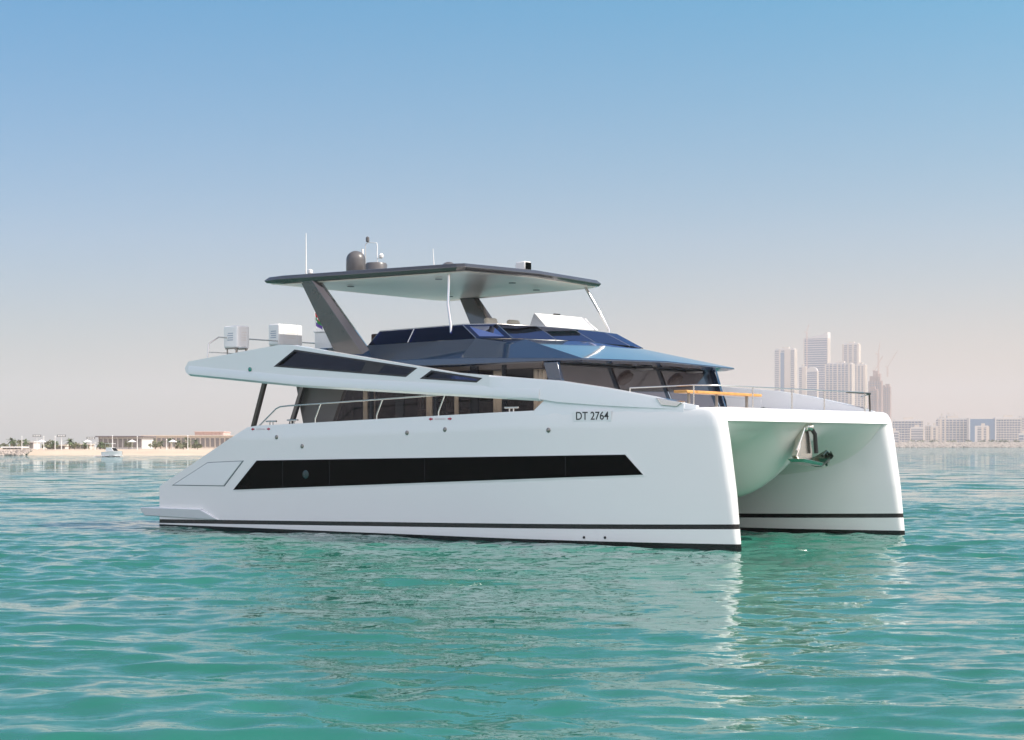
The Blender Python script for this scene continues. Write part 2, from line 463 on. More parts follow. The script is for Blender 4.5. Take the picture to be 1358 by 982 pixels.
# bridge deck between the hulls: tunnel roof, centre nacelle, bow beam
def bridge():
    b = MB()
    def zb(x, y):
        s = abs(y); xp = min(x + .52, 0)
        zc = 2.70 - .95 * (1 - math.exp(xp / 1.5)) - .25 * (1 - math.exp(xp / 6))
        zn = 2.70 - 1.9 * (1 - math.exp(-(abs(xp) / .95) ** 1.25))
        if s < 1.75:
            w_ = (.5 + .5 * math.cos(math.pi * s / 1.75)) ** 1.25
            return zc + (zn - zc) * w_
        sw = HC - inner(x, .9) + .12
        t = min(max((s - 1.75) / (sw - 1.75), 0), 1)
        arch = 1.0 + (zc - 1.0) * (1 - t ** 2.6) ** (1 / 2.2)
        return lerp(zc, arch, 1 - math.exp(xp / .9))
    xs = [-.52, -.56, -.62, -.7, -.8, -.92, -1.05, -1.2, -1.4, -1.6, -1.85, -2.1, -2.4, -2.8, -3.3, -4, -5, -6.5, -8.5, -11, -14]
    ysl = [HC * math.sin(math.pi / 2 * k / 32) for k in range(-32, 33)]
    ysl = [(-3.72) + 7.44 * k / 160 for k in range(161)]
    rows = [[(-.40, y, 2.73) for y in ysl]] + [[(x, y, zb(x, y)) for y in ysl] for x in xs]
    # bow beam band and foredeck
    top = [[(-14, y, 2.52) for y in ysl], [(-1.0, y, 2.62) for y in ysl], [(-.98, y, 3.0) for y in ysl], [(-.80, y, 3.035) for y in ysl],
           [(-.62, y, 3.02) for y in ysl], [(-.52, y, 2.95) for y in ysl], [(-.42, y, 2.75) for y in ysl]]
    b.grid(top + rows)
    n = len(ysl); tot = len(top + rows)
    b.f.append(tuple(range(n)) + tuple((tot - 1) * n + k for k in range(n))[::-1])
    return b.build('bridge_deck', 'gelwarm', yacht, smooth=40)
bridge()

def skin(px_pts, off, y_side=-1, nseg=24):
    pass
def band(name, xa, xb, zlo, zhi, off, mt, side=-1, n=40, parent=None, slant_a=None, slant_b=None, thick=.02):
    """plate that follows the hull side; zlo/zhi functions of x; xa/xb=(x at bottom, x at top)"""
    b = MB(); ra, rb, ia, ib = [], [], [], []
    for i in range(n + 1):
        t = i / n
        xlo = lerp(xa[0], xb[0], t); xhi = lerp(xa[1], xb[1], t)
        col = []
        for j in range(5):
            s_ = j / 4; x = lerp(xlo, xhi, s_); z = lerp(zlo(xlo), zhi(xhi), s_)
            y = HC + outer(x, z * 3 / sheer(x)) + off
            col.append((x, y, z))
        ra.append([(x, side * y, z) for x, y, z in col]); ia.append([(x, side * (y - thick), z) for x, y, z in col])
    rows = [ra[i] + ia[i][::-1] for i in range(n + 1)]
    b.grid(rows, True)
    k = len(rows[0]); b.f.append(tuple(range(k))); b.f.append(tuple(n * k + q for q in range(k)))
    return b.build(name, mt, parent or yacht, smooth=30)
for sd_, hl in ((-1, hull_s), (1, hull_p)):
    zt = lambda x: pw(x, [(-13.89, 1.81), (-2.44, 2.00)]); zl = lambda x: pw(x, [(-14.8, 1.04), (-2.03, 1.57)])
    band('window_surround', (-14.86, -13.95), (-2.0, -2.43), lambda x: zl(x) - .03, lambda x: zt(x) + .03, .008, 'gelmatt', sd_, parent=hl, thick=.03)
    band('hull_window', (-14.8, -13.89), (-2.05, -2.46), zl, zt, .016, 'blackglass', sd_, parent=hl, thick=.02)
    for xj in (-12.9, -11.2, -8.0, -3.9):
        y_ = HC + outer(xj, 1.6) + .0165
        MB().box(xj - .004, xj + .004, sd_ * y_ - .002, sd_ * y_ + .002, zl(xj) + .01, zt(xj) - .01).build('pane_joint', 'blackframe', hl)
    # locker door aft with its gap
    P4 = [(-17.25, 1.13), (-15.83, 1.74), (-14.45, 1.79), (-15.18, 1.14)]
    def plate(name, s_, y0, y1, mt):
        cx = sum(p[0] for p in P4) / 4; cz = sum(p[1] for p in P4) / 4
        pts = [(cx + (x - cx) * s_, cz + (z - cz) * s_) for x, z in P4]
        return MB().xz(pts, sd_ * y0, sd_ * y1).build(name, mt, hl, bevel=.006)
    plate('locker_seal', 1.05, 4.895, 4.911, 'groove'); plate('locker_door', .99, 4.9, 4.922, 'gel')
    # fender sponson aft
    a = [(-18.66, .42), (-18.55, .27), (-15.25, .235), (-15.95, .51), (-18.66, .50)]
    MB().prism([(x, sd_ * 4.6, z) for x, z in a], [(x + (.1 if x < -18 else -.12), sd_ * (5.0 if z > .4 else 4.94), z) for x, z in a]).build('sponson', 'gel', hl, bevel=.02)
    for (x, z) in ((-13.15, 2.41), (-12.2, 2.18), (-8.58, 2.50), (-7.37, 2.57), (-4.35, 2.54)):
        y = sd_ * (HC + outer(x, z * 3 / sheer(x)))
        MB().lathe([(.055, 0), (.055, .012), (.04, .02), (.0, .02)], (x, y, z), 16, Matrix.Rotation(R(90) * -sd_, 4, 'X')).build('vent_fitting', 'bronze', hl, smooth=40)
    for (x, z) in ((-3.44, .18), (-2.93, .19)):
        y = sd_ * (HC + outer(x, z))
        MB().lathe([(.03, 0), (.03, .012), (.0, .012)], (x, y, z), 12, Matrix.Rotation(R(90) * -sd_, 4, 'X')).build('drain_outlet', 'black', hl)
    x, z = -12.05, 1.47
    MB().lathe([(.11, 0), (.11, .02), (.085, .028), (0, .028)], (x, sd_ * 4.91, z), 20, Matrix.Rotation(R(90) * -sd_, 4, 'X')).build('porthole', mat('porthole_glass', (.006, .03, .03), .2), hl, smooth=40)
# red step marks on the gunwale
for (x, z) in ((-13.78, 2.62), (-7.54, 2.82)):
    for (x0, dr) in ((-.3, -1), (.3, 1)):
        xx_ = x + x0
        y = -(HC + outer(xx_, 2.9)) - .006
        pts = [(xx_ - .06 * dr, z - .018), (xx_ + .0 * dr, z - .018), (xx_ + .0 * dr, z - .038), (xx_ + .07 * dr, z), (xx_ + .0 * dr, z + .038), (xx_ + .0 * dr, z + .018), (xx_ - .06 * dr, z + .018)]
        MB().xz(pts, y, y - .004).build('red_arrow', 'red', hull_s)
    d = MB()
    for k in range(7):
        y = -(HC + outer(x, 2.9)) - .006
        d.box(x - .17 + k * .05, x - .17 + k * .05 + .032, y - .003, y + .003, z - .016, z + .016)
    d.build('caution_print', 'pink', hull_s)
# registration DT 2764
cu = bpy.data.curves.new('reg', 'FONT'); cu.body = 'DT 2764'; cu.size = .25; cu.align_x = 'CENTER'; cu.align_y = 'CENTER'; cu.extrude = .003; cu.offset = .0015
to = bpy.data.objects.new('reg', cu); C.objects.link(to)
me = bpy.data.meshes.new_from_object(to.evaluated_get(bpy.context.evaluated_depsgraph_get()))
bpy.data.objects.remove(to)
xt, zt_ = -3.26, 2.84
ya, yb = HC + outer(-3.7, 2.80), HC + outer(-2.85, 2.80)
ang = math.atan2(ya - yb, .85)
wx = max(v.co.x for v in me.vertices) - min(v.co.x for v in me.vertices)
me.transform(Matrix.Translation((xt, -(ya + yb) / 2 - .016, zt_)) @ Matrix.Rotation(ang, 4, 'Z') @ Matrix.Rotation(R(90), 4, 'X') @ Matrix.Scale(.80 / wx, 4, (1, 0, 0)))
me.materials.clear(); me.materials.append(M['black'])
pl = MB().box(-.47, .47, -.01, .004, -.105, .115, Matrix.Translation((xt, -(ya + yb) / 2 - .004, zt_)) @ Matrix.Rotation(ang, 4, 'Z')).build('registration_plate', 'gel', hull_s)
ro = bpy.data.objects.new('registration_lettering', me); C.objects.link(ro); ro.parent = pl

# swim platform
MB().box(-18.6, -17.0, -4.62, 4.62, .40, .50).build('swim_platform', 'gel', yacht, bevel=.02)
# main deck
MB().box(-14.4, -4.9, -4.0, 4.0, 2.44, 2.60).build('main_deck', 'deck', yacht)

# flying side wings
TOP = [(-16.63, 4.45), (-15.4, 4.56), (-13.01, 4.77), (-12.6, 4.745), (-7.13, 3.90), (-4.12, 3.64), (-3.0, 3.47), (-1.79, 3.24), (-.95, 3.05)]
BOT = [(-16.63, 4.10), (-12.23, 3.70), (-6.3, 3.33), (-4.51, 3.22), (-3.0, 2.98), (-.95, 2.96)]
XT = -6.0
W1 = [(-13.26, 4.215), (-12.48, 4.625), (-8.24, 4.035), (-8.62, 3.83)]
W2 = [(-8.17, 3.775), (-7.80, 3.97), (-6.21, 3.745), (-6.39, 3.645)]
for sd_ in (-1, 1):
    yo, yi = 4.905, 4.66
    b = MB()
    outl = [(-16.78, 4.28), (-16.63, 4.45), (-15.4, 4.56), (-13.01, 4.77), (-12.6, 4.745), (-7.13, 3.90), (XT, pw(XT, TOP)), (XT, pw(XT, BOT)), (-12.23, 3.70), (-16.63, 4.10), (-16.74, 4.17)]
    loops = [outl, W1[::-1], W2[::-1]]
    flat = [p for l in loops for p in l]
    tri = tessellate_polygon([[Vector((x, z, 0)) for x, z in l] for l in loops])
    n = len(flat)
    f = [tuple(t) for t in tri] + [tuple(i + n for i in t)[::-1] for t in tri]
    o_ = 0
    for l in loops:
        k = len(l)
        f += [(o_ + i, o_ + (i + 1) % k, o_ + (i + 1) % k + n, o_ + i + n) for i in range(k)]
        o_ += k
    b.poly([(x, sd_ * yo, z) for x, z in flat] + [(x, sd_ * yi, z) for x, z in flat], f)
    wing = b.build('side_wing', 'gel', yacht)
    # lower lip
    lip = MB(); rows = []
    for x in (-16.6, -15, -13.5, -12.23, -10, -8, -6.3, -4.6):
        z = pw(x, BOT); y = HC + half(x)
        rows.append([(x, sd_ * (y + .008), z + .24), (x, sd_ * (y + .035), z + .14), (x, sd_ * (y + .03), z + .02), (x, sd_ * (y - .04), z - .035), (x, sd_ * (y - .24), z - .03), (x, sd_ * (y - .24), z + .2)])
    lip.grid(rows, True); k = 6; lip.f.append(tuple(range(k))); lip.f.append(tuple((len(rows) - 1) * k + q for q in range(k)))
    lip.build('wing_lip', 'gel', wing, smooth=25)
    # forward run of the wing down to the bow
    rows = []
    for x in (-6.0, -5.5, -5, -4.51, -4.12, -3.6, -3, -2.4, -1.79, -1.4, -1.1, -.95):
        y = HC + half(x) + .005 - pw(x, [(-2, 0), (-.95, .03)]); zt2 = pw(x, TOP); zb2 = pw(x, BOT) if x < -4.5 else pw(x, [(-4.5, 3.19), (-3, 3.07), (-1.79, 3.0), (-.95, 2.96)])
        th = pw(x, [(-6, .245), (-2, .2), (-.95, .12)])
        rows.append([(x, sd_ * y, zb2), (x, sd_ * (y - (.02 if x > -5.9 else 0)), zt2 - .03), (x, sd_ * (y - .03), zt2), (x, sd_ * (y - th), zt2), (x, sd_ * (y - th), zb2)])
    fw = MB().grid(rows, True); k = 5; fw.f.append(tuple(range(k))); fw.f.append(tuple((len(rows) - 1) * k + q for q in range(k)))
    fw.build('wing_foot', 'gel', wing, smooth=25)
    # solid bulwark where opening ends: triangular filler between sheer and wing
    rows = []
    for x, zl_ in ((-4.75, 2.98), (-4.6, 3.13), (-4.47, 3.245)):
        pass
    fl = []
    for x in (-4.76, -4.45, -4.0, -3.5, -3.0, -2.0, -1.2):
        y = HC + half(x) - .002; zt2 = min(pw(x, [(-4.76, 3.0), (-4.45, 3.26)]), pw(x, TOP) - .02)
        yl = HC + outer(x, 2.88) - .004; yh = yl - (zt2 - sheer(x) + .1) * .10
        fl.append([(x, sd_ * yl, sheer(x) - .12), (x, sd_ * yh, zt2), (x, sd_ * (y - .2), zt2), (x, sd_ * (y - .2), sheer(x) - .1)])
    fb = MB().grid(fl, True); fb.f.append((0, 1, 2, 3)); fb.f.append(tuple((len(fl) - 1) * 4 + q for q in range(4)))
    fb.build('bulwark', 'gel', hull_s if sd_ < 0 else hull_p, smooth=25)
    for W, bars in ((W1, (-10.05, -9.75)), (W2, (-6.85,))):
        cx = sum(p[0] for p in W) / 4; cz = sum(p[1] for p in W) / 4
        # black frame = outline ring
        ins = []
        nW = len(W)
        for i in range(nW):
            p0, p1, p2 = Vector(W[i - 1]), Vector(W[i]), Vector(W[(i + 1) % nW])
            d1 = (p1 - p0).normalized(); d2 = (p2 - p1).normalized()
            n1 = Vector((d1.y, -d1.x)); n2 = Vector((d2.y, -d2.x))
            c_ = Vector((cx, cz))
            if n1.dot(c_ - p1) < 0: n1 = -n1
            if n2.dot(c_ - p1) < 0: n2 = -n2
            bis = (n1 + n2); q = p1 + bis * (.045 / (1 + n1.dot(n2)))
            ins.append((q.x, q.y))
        fr = MB(); y0, y1 = sd_ * (yo + .004), sd_ * (yo - .15)
        for i in range(nW):
            j = (i + 1) % nW
            fr.prism([(W[i][0], y0, W[i][1]), (W[j][0], y0, W[j][1]), (ins[j][0], y0, ins[j][1]), (ins[i][0], y0, ins[i][1])],
                     [(W[i][0], y1, W[i][1]), (W[j][0], y1, W[j][1]), (ins[j][0], y1, ins[j][1]), (ins[i][0], y1, ins[i][1])])
        wf = fr.build('wing_window', 'blackframe', wing)
        MB().xz(ins, sd_ * (yo - .06), sd_ * (yo - .075)).build('pane', 'tint', wf)
        if W is W1:   # broad black divider
            fr = MB().xz([(-9.98, 4.27), (-9.32, 4.17), (-9.62, 3.93), (-10.2, 3.97)], sd_ * (yo - .055), sd_ * (yo - .09)).build('divider', 'blackframe', wf)
    MB().lathe([(.055, 0), (.055, .03), (.03, .045), (.0, .045)], (-14.15, sd_ * 4.905, 4.17), 16, Matrix.Rotation(R(90) * -sd_, 4, 'X')).build('navigation_light', 'green' if sd_ < 0 else 'red', wing, smooth=40)
    # raked pillar carrying the wing aft
    MB().prism([(-14.34, sd_ * 4.66, 2.6), (-14.22, sd_ * 4.66, 2.6), (-13.72, sd_ * 4.66, 3.9), (-13.84, sd_ * 4.66, 3.9)],
               [(-14.34, sd_ * 4.76, 2.6), (-14.22, sd_ * 4.76, 2.6), (-13.72, sd_ * 4.76, 3.9), (-13.84, sd_ * 4.76, 3.9)]).build('raked_pillar', 'steelblack', yacht, bevel=.012)
    # side deck hand rail
    top_pts = [(-14.0, 2.70), (-13.35, 3.14), (-13.2, 3.19), (-12.9, 3.21), (-9.6, 3.32), (-7.6, 3.39), (-6.2, 3.42)]
    rl = MB().tube([(x, sd_ * 4.74, z) for x, z in top_pts], .019, 8).build('side_rail', 'steel', yacht, smooth=50)
    for x in (-11.9, -9.75, -7.72):
        MB().tube([(x, sd_ * 4.74, sheer(x) - .05), (x + .0, sd_ * 4.74, sheer(x) + .1), (x + .2, sd_ * 4.74, pw(x + .2, top_pts))], .017, 8).build('stanchion', 'steel', rl, smooth=50)
    for x in (-13.55, -5.5, -12.75):
        z = sheer(x)
        cl = MB().tube([(x - .2, sd_ * 4.72, z + .1), (x + .2, sd_ * 4.72, z + .1)], .02, 8)
        cl.tube([(x - .06, sd_ * 4.72, z - .02), (x - .06, sd_ * 4.72, z + .1)], .018, 8).tube([(x + .06, sd_ * 4.72, z - .02), (x + .06, sd_ * 4.72, z + .1)], .018, 8)
        cl.build('cleat', 'steel', yacht, smooth=50)
    # fairlead pocket at the bow
    x = -1.5; y = HC + half(x)
    MB().prism([(-1.80, sd_ * (HC + half(-1.8) + .012), 3.225), (-1.22, sd_ * (HC + half(-1.22) + .012), 3.12), (-1.34, sd_ * (HC + half(-1.34) + .012), 3.03), (-1.68, sd_ * (HC + half(-1.68) + .012), 3.06)],
               [(-1.80, sd_ * (HC + half(-1.8) - .14), 3.245), (-1.22, sd_ * (HC + half(-1.22) - .14), 3.14), (-1.34, sd_ * (HC + half(-1.34) - .14), 3.03), (-1.68, sd_ * (HC + half(-1.68) - .14), 3.06)]).build('fairlead_pocket', 'steel', wing, bevel=.01)

# flybridge deck (aft overhang) and saloon
MB().box(-16.55, -11.6, -4.66, 4.66, 4.12, 4.32).build('flybridge_deck', 'gel', yacht, bevel=.02)
MB().box(-10.3, -5.7, -3.36, 3.36, 4.02, 4.17).build('saloon_ceiling', 'greypanel', yacht)
# interior
itm = MB()
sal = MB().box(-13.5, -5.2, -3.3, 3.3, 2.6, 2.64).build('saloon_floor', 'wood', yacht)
for sd_ in (-1, 1):
    y = sd_ * 3.4
    # grey raked end panel with the darker gloss bar
    MB().xz([(-14.12, 4.12), (-12.0, 4.12), (-12.75, 2.6), (-13.72, 2.6), (-13.92, 3.3)], y, y - sd_ * .12).build('cabin_end_panel', 'greypanel', yacht, bevel=.01)
    MB().xz([(-13.55, 4.12), (-13.42, 4.12), (-14.10, 2.6), (-14.24, 2.6)], y + sd_ * .16, y + sd_ * .06).build('raked_trim', 'greygloss', yacht, bevel=.01)
    MB().xz([(-12.0, 4.14), (-5.35, 4.14), (-4.95, 3.4), (-4.78, 2.62), (-12.75, 2.62)], y, y - sd_ * .02).build('saloon_side_glass', 'cabin' if sd_ < 0 else 'darkglass', yacht)
    for k, x in enumerate((-11.3, -10.4, -9.1, -7.9, -6.9)):
        MB().box(x, x + (.09, .28, .1, .24, .12)[k], y - sd_ * .03 - .03, y - sd_ * .03 + .03, 2.6, 4.12).build('mullion', 'blackframe', yacht)
    MB().xz([(-5.62, 4.14), (-5.22, 4.14), (-4.72, 2.62), (-5.1, 2.62)], y + sd_ * .012, y - sd_ * .1).build('corner_pillar', 'navy', yacht, bevel=.01)
    for k, (x, wd) in enumerate(((-11.75, .16), (-11.45, .12), (-9.55, .22), (-8.6, .14), (-7.35, .3), (-6.1, .42))):
        rows = []
        for q in range(13):
            rows.append([(x + wd * q / 12, y - sd_ * (.22 + .03 * math.sin(q * 1.9)), 2.66), (x + wd * q / 12, y - sd_ * (.22 + .03 * math.sin(q * 1.9)), 4.0)])
        b = MB().grid(rows); o_ = b.build('curtain', 'curtain', yacht, smooth=60, fix=False)
        so = o_.modifiers.new('s', 'SOLIDIFY'); so.thickness = .012
bk_ = MB().box(-12.86, -12.80, -3.3, 3.3, 2.62, 4.1).build('aft_door_glass', 'darkglass', yacht)
for y in (-2.9, -1.9, -.7, .6, 1.8, 2.9):
    MB().box(-12.9, -12.76, y - .05, y + .05, 2.62, 4.12).build('door_frame', 'blackframe', bk_)
# front: smoky glass windows between dark mullions, leaning forward at the foot
def fx(z): return lerp(-4.72, -5.35, (z - 2.62) / 1.5)
edges = [(-3.35, -1.25), (-1.02, .82), (1.05, 2.92)]
front = MB().prism([(fx(2.62) - .03, -3.38, 2.62), (fx(4.12) - .03, -3.38, 4.12), (fx(4.12) - .03, 3.38, 4.12), (fx(2.62) - .03, 3.38, 2.62)],
                   [(fx(2.62) - .09, -3.38, 2.62), (fx(4.12) - .09, -3.38, 4.12), (fx(4.12) - .09, 3.38, 4.12), (fx(2.62) - .09, 3.38, 2.62)]).build('front_screen_frame', 'blackframe', yacht)
for (a, c) in edges:
    q = [(fx(2.95), a, 2.95), (fx(4.08), a - .05, 4.08), (fx(4.08), c - .05, 4.08), (fx(2.95), c, 2.95)]
    MB().prism(q, [(x - .028, y, z) for x, y, z in q]).build('front_window', 'mauve', front)
for y in (-1.13, .93, 3.05):
    MB().tube([(fx(2.8) + .05, y + .05, 2.8), (fx(3.55) + .04, y - .02, 3.55)], .012, 6).build('wiper_arm', 'steel', front, smooth=50)
for y in (-.2, 2.0):
    MB().lathe([(.20, 0), (.22, .02), (.20, .04), (0, .045)], (-5.0, y, 4.06), 20).build('visor_lamp', 'domegrey', yacht, smooth=50)
# cabin trunk in front of the saloon windows
MB().prism([(-4.9, -3.1, 2.6), (-2.2, -3.0, 2.6), (-2.2, 3.0, 2.6), (-4.9, 3.1, 2.6)], [(-4.72, -3.05, 2.95), (-2.5, -2.9, 2.86), (-2.5, 2.9, 2.86), (-4.72, 3.05, 2.95)]).build('cabin_trunk', 'gel', yacht, bevel=.05)

# brow / coachroof
def brow():
    b = MB()
    r0 = [(-13.6, -3.2, 4.13), (-8.3, -3.3, 4.08), (-4.75, -3.1, 4.13), (-4.6, 0, 4.16), (-4.75, 3.1, 4.13), (-8.3, 3.3, 4.08), (-13.6, 3.2, 4.13)]
    r1 = [(-13.6, -3.42, 4.22), (-8.2, -3.45, 4.17), (-4.58, -3.25, 4.18), (-4.45, 0, 4.23), (-4.58, 3.25, 4.18), (-8.2, 3.45, 4.17), (-13.6, 3.42, 4.22)]
    r2 = [(-13.6, -3.40, 4.36), (-8.2, -3.42, 4.33), (-4.60, -3.24, 4.215), (-4.47, 0, 4.265), (-4.60, 3.24, 4.215), (-8.2, 3.42, 4.33), (-13.6, 3.40, 4.36)]
    r3 = [(-13.6, -2.95, 4.78), (-8.2, -2.86, 4.83), (-7.1, -2.3, 4.80), (-6.95, 0, 4.84), (-7.1, 2.3, 4.80), (-8.2, 2.86, 4.83), (-13.6, 2.95, 4.78)]
    r4 = [(x, y * .5, z + .01) for x, y, z in r3]
    for r in (r0, r1, r2, r3): pass
    b.grid([r0, r1, r2, r3, r4], True)
    n = 7; b.f.append(tuple(range(n))); b.f.append(tuple(4 * n + k for k in range(n)))
    return b.build('coachroof', 'navy', yacht, bevel=.015, smooth=12)
brow()
# flybridge windscreen
by = [(-11.9, -2.84), (-10.5, -2.84), (-8.2, -2.82), (-7.12, -2.72), (-7.02, -1.15), (-7.0, .45), (-7.04, 2.0), (-7.14, 2.75), (-8.2, 2.82), (-10.5, 2.84), (-11.9, 2.84)]
ty = [(-11.6, -2.72), (-10.4, -2.70), (-8.8, -2.66), (-7.85, -2.46), (-7.72, -1.05), (-7.70, .42), (-7.72, 1.8), (-7.80, 2.48), (-8.8, 2.66), (-10.4, 2.70), (-11.6, 2.72)]
zbase = [4.80, 4.82, 4.83, 4.79, 4.83, 4.83, 4.82, 4.79, 4.83, 4.82, 4.80]
ztop = [5.16, 5.18, 5.21, 5.19, 5.20, 5.20, 5.19, 5.18, 5.21, 5.18, 5.16]
Bp = [Vector((x, y, z)) for (x, y), z in zip(by, zbase)]; Tp = [Vector((x, y, z)) for (x, y), z in zip(ty, ztop)]
ws = MB().tube(Tp, .018, 8).build('windscreen_rail', 'steel', yacht, smooth=50)
for i in range(10):
    a, b_, c, d = Bp[i], Bp[i + 1], Tp[i + 1], Tp[i]
    nrm = (b_ - a).cross(d - a).normalized() * .012
    a2, b2 = a.lerp(b_, .012), b_.lerp(a, .012); c2, d2 = c.lerp(d, .012), d.lerp(c, .012)
    MB().prism([a2, b2, c2, d2], [a2 + nrm, b2 + nrm, c2 + nrm, d2 + nrm]).build('windscreen_panel', 'tint' if i in (0, 1, 8, 9) else 'bluetint', ws)
for i in (0, 1, 2, 3, 4, 5, 6, 7, 8, 9, 10):
    MB().tube([Bp[i], Tp[i]], .013 if i not in (1, 2) else .018, 6).build('windscreen_post', 'steel', ws, smooth=50)

# hardtop
def hardtop():
    b = MB()
    e = [(-15.25, -3.45, 6.62, .05), (-14.6, -3.5, 6.60, .11), (-8.82, -2.86, 6.60, .08), (-8.65, -2.72, 6.61, .07), (-8.5, 0, 6.64, .06), (-8.65, 2.92, 6.60, .06), (-8.85, 3.05, 6.60, .07), (-14.6, 3.45, 6.60, .11), (-15.25, 3.38, 6.62, .05)]
    low = [(x, y, z - t / 2 - .02) for x, y, z, t in e]
    mid_ = [(x + (0 if k else 0), y, z + t * .4) for k, (x, y, z, t) in enumerate(e)]
    cx = -12.
    def sh(p, s_, dz): return (cx + (p[0] - cx) * s_, p[1] * s_, p[2] + dz)
    r = [[sh(p, .90, .015) for p in low], [sh(p, .985, -.0) for p in low], mid_, [sh(p, .97, .10) for p in mid_], [sh(p, .6, .16) for p in mid_]]
    b.grid(r[1:], True); n = 9
    b.f.append(tuple(3 * n + k for k in range(n)))
    b.f.append(tuple(range(n)))
    return b.build('hardtop', 'greygloss', yacht, bevel=.012, smooth=20), low, sh
ht_, low, sh = hardtop()
q0 = [sh(p, .965, -.006) for p in low]; q1 = [sh(p, .955, -.03) for p in low]
MB().prism(q0, q1).build('hardtop_lining', 'ceil', ht_)
for (x, y) in ((-13.4, -2.0), (-10.2, -2.0), (-13.4, 2.0), (-10.2, 2.0), (-9.4, 0.)):
    MB().lathe([(.0, -.02), (.09, -.018), (.1, 0), (.0, .001)], (x, y, 6.485), 16).build('downlight', 'domegrey', ht_, smooth=40)
for sd_ in (-1, 1):
    # raked arch leg
    def leg(t, fwd, out): # t 0 bottom 1 top
        xa = lerp(-12.82, -14.05, t); xb = lerp(-11.45, -13.42, t)
        return (lerp(xa, xb, fwd), sd_ * (lerp(3.02, 3.2, t) + out), lerp(4.45, 6.60, t))
    rows = [[leg(t, 0, -.05), leg(t, .06, .10), leg(t, .82, .15), leg(t, 1.0, .02), leg(t, .9, -.16), leg(t, .1, -.16)] for t in (0, .25, .5, .75, 1.)]
    b = MB().grid(rows, True); b.f.append(tuple(range(6))); b.f.append(tuple(24 + k for k in range(6)))
    b.build('arch_leg', 'greygloss', yacht, bevel=.012, smooth=20)
    MB().tube([(-9.35, sd_ * 2.55, 6.56), (-9.38, sd_ * 2.55, 5.75), (-9.15, sd_ * 2.70, 5.2), (-9.1, sd_ * 2.74, 4.83)] if sd_ < 0 else
              [(-9.0, 2.62, 6.56), (-8.55, 2.72, 5.8), (-8.30, 2.78, 5.35), (-8.25, 2.8, 4.85)], .038, 12).build('hardtop_strut', 'steel', yacht, smooth=50)
# hardtop equipment
ZT = 6.74
def dome(name, x, y, r, h, z0=ZT, mt='domegrey'):
    pr = [(r * .86, 0), (r * .9, .04), (r, .08)] + [(r, h - r * .95)] + [(r * math.cos(a), h - r * .95 + r * .95 * math.sin(a)) for a in [R(12 * k) for k in range(1, 8)]] + [(.01, h)]
    return MB().lathe(pr, (x, y, z0), 28).build(name, mt, yacht, smooth=50)
dome('satellite_dome', -13.9, -1.3, .27, .80)
MB().lathe([(.22, 0), (.29, .05), (.30, .36), (.27, .41), (.1, .43), (.01, .43)], (-13.12, -1.3, ZT), 28).build('radar_dome', 'domegrey', yacht, smooth=50)
dome('small_dome', -9.85, -2.0, .22, .24, z0=6.66)
ms = MB().tube([(-13.78, -1.05, ZT), (-13.78, -1.05, 7.72), (-13.70, -1.05, 7.78), (-13.35, -1.05, 7.74), (-13.33, -1.05, 7.66), (-13.33, -1.05, ZT)], .012, 8).build('light_mast', 'antwhite', yacht, smooth=50)
MB().lathe([(.03, 0), (.05, .02), (.05, .12), (.02, .15), (0, .15)], (-13.70, -1.05, 7.79), 14).build('anchor_light', 'domegrey', ms, smooth=40)
MB().lathe([(.02, 0), (.06, .03), (.07, .09), (.03, .14), (0, .14)], (-13.18, -1.05, 7.30), 14).build('wind_sensor', 'antwhite', ms, smooth=40)
MB().tube([(-13.33, -1.05, 7.32), (-13.16, -1.05, 7.32)], .012, 6).build('sensor_arm', 'antwhite', ms)
MB().tube([(-13.95, -1.0, 7.45), (-13.95, -1.0, 7.62)], .035, 8).build('horn', 'antwhite', ms)
MB().tube([(-14.08, -3.0, 6.70), (-14.08, -3.0, 7.88)], .022, 8, r2=.010).build('whip_antenna', 'antwhite', yacht, smooth=50)
MB().lathe([(.03, 0), (.05, .04), (.05, .1), (.07, .12), (.07, .2), (0, .23)], (-13.92, -3.0, 6.68), 14).build('gps_mushroom', 'antwhite', yacht, smooth=40)
MB().tube([(-10.35, -2.0, 6.66), (-10.4, -2.0, 7.28)], .016, 8, r2=.007).build('whip_antenna', 'antwhite', yacht, smooth=50)
sl = MB().lathe([(.06, 0), (.06, .07), (.04, .08), (.04, .12)], (-8.95, -.1, 6.68), 16).build('searchlight', 'antwhite', yacht, smooth=40)
MB().prism([(-9.12, -.22, 6.78), (-9.12, .02, 6.78), (-9.12, .02, 6.98), (-9.12, -.22, 6.98)], [(-8.78, -.24, 6.76), (-8.78, .04, 6.76), (-8.78, .04, 7.0), (-8.78, -.24, 7.0)]).build('lamp_housing', 'antwhite', sl, bevel=.03)
MB().box(-8.78, -8.765, -.21, .01, 6.79, 6.97).build('lamp_lens', 'blackglass', sl)

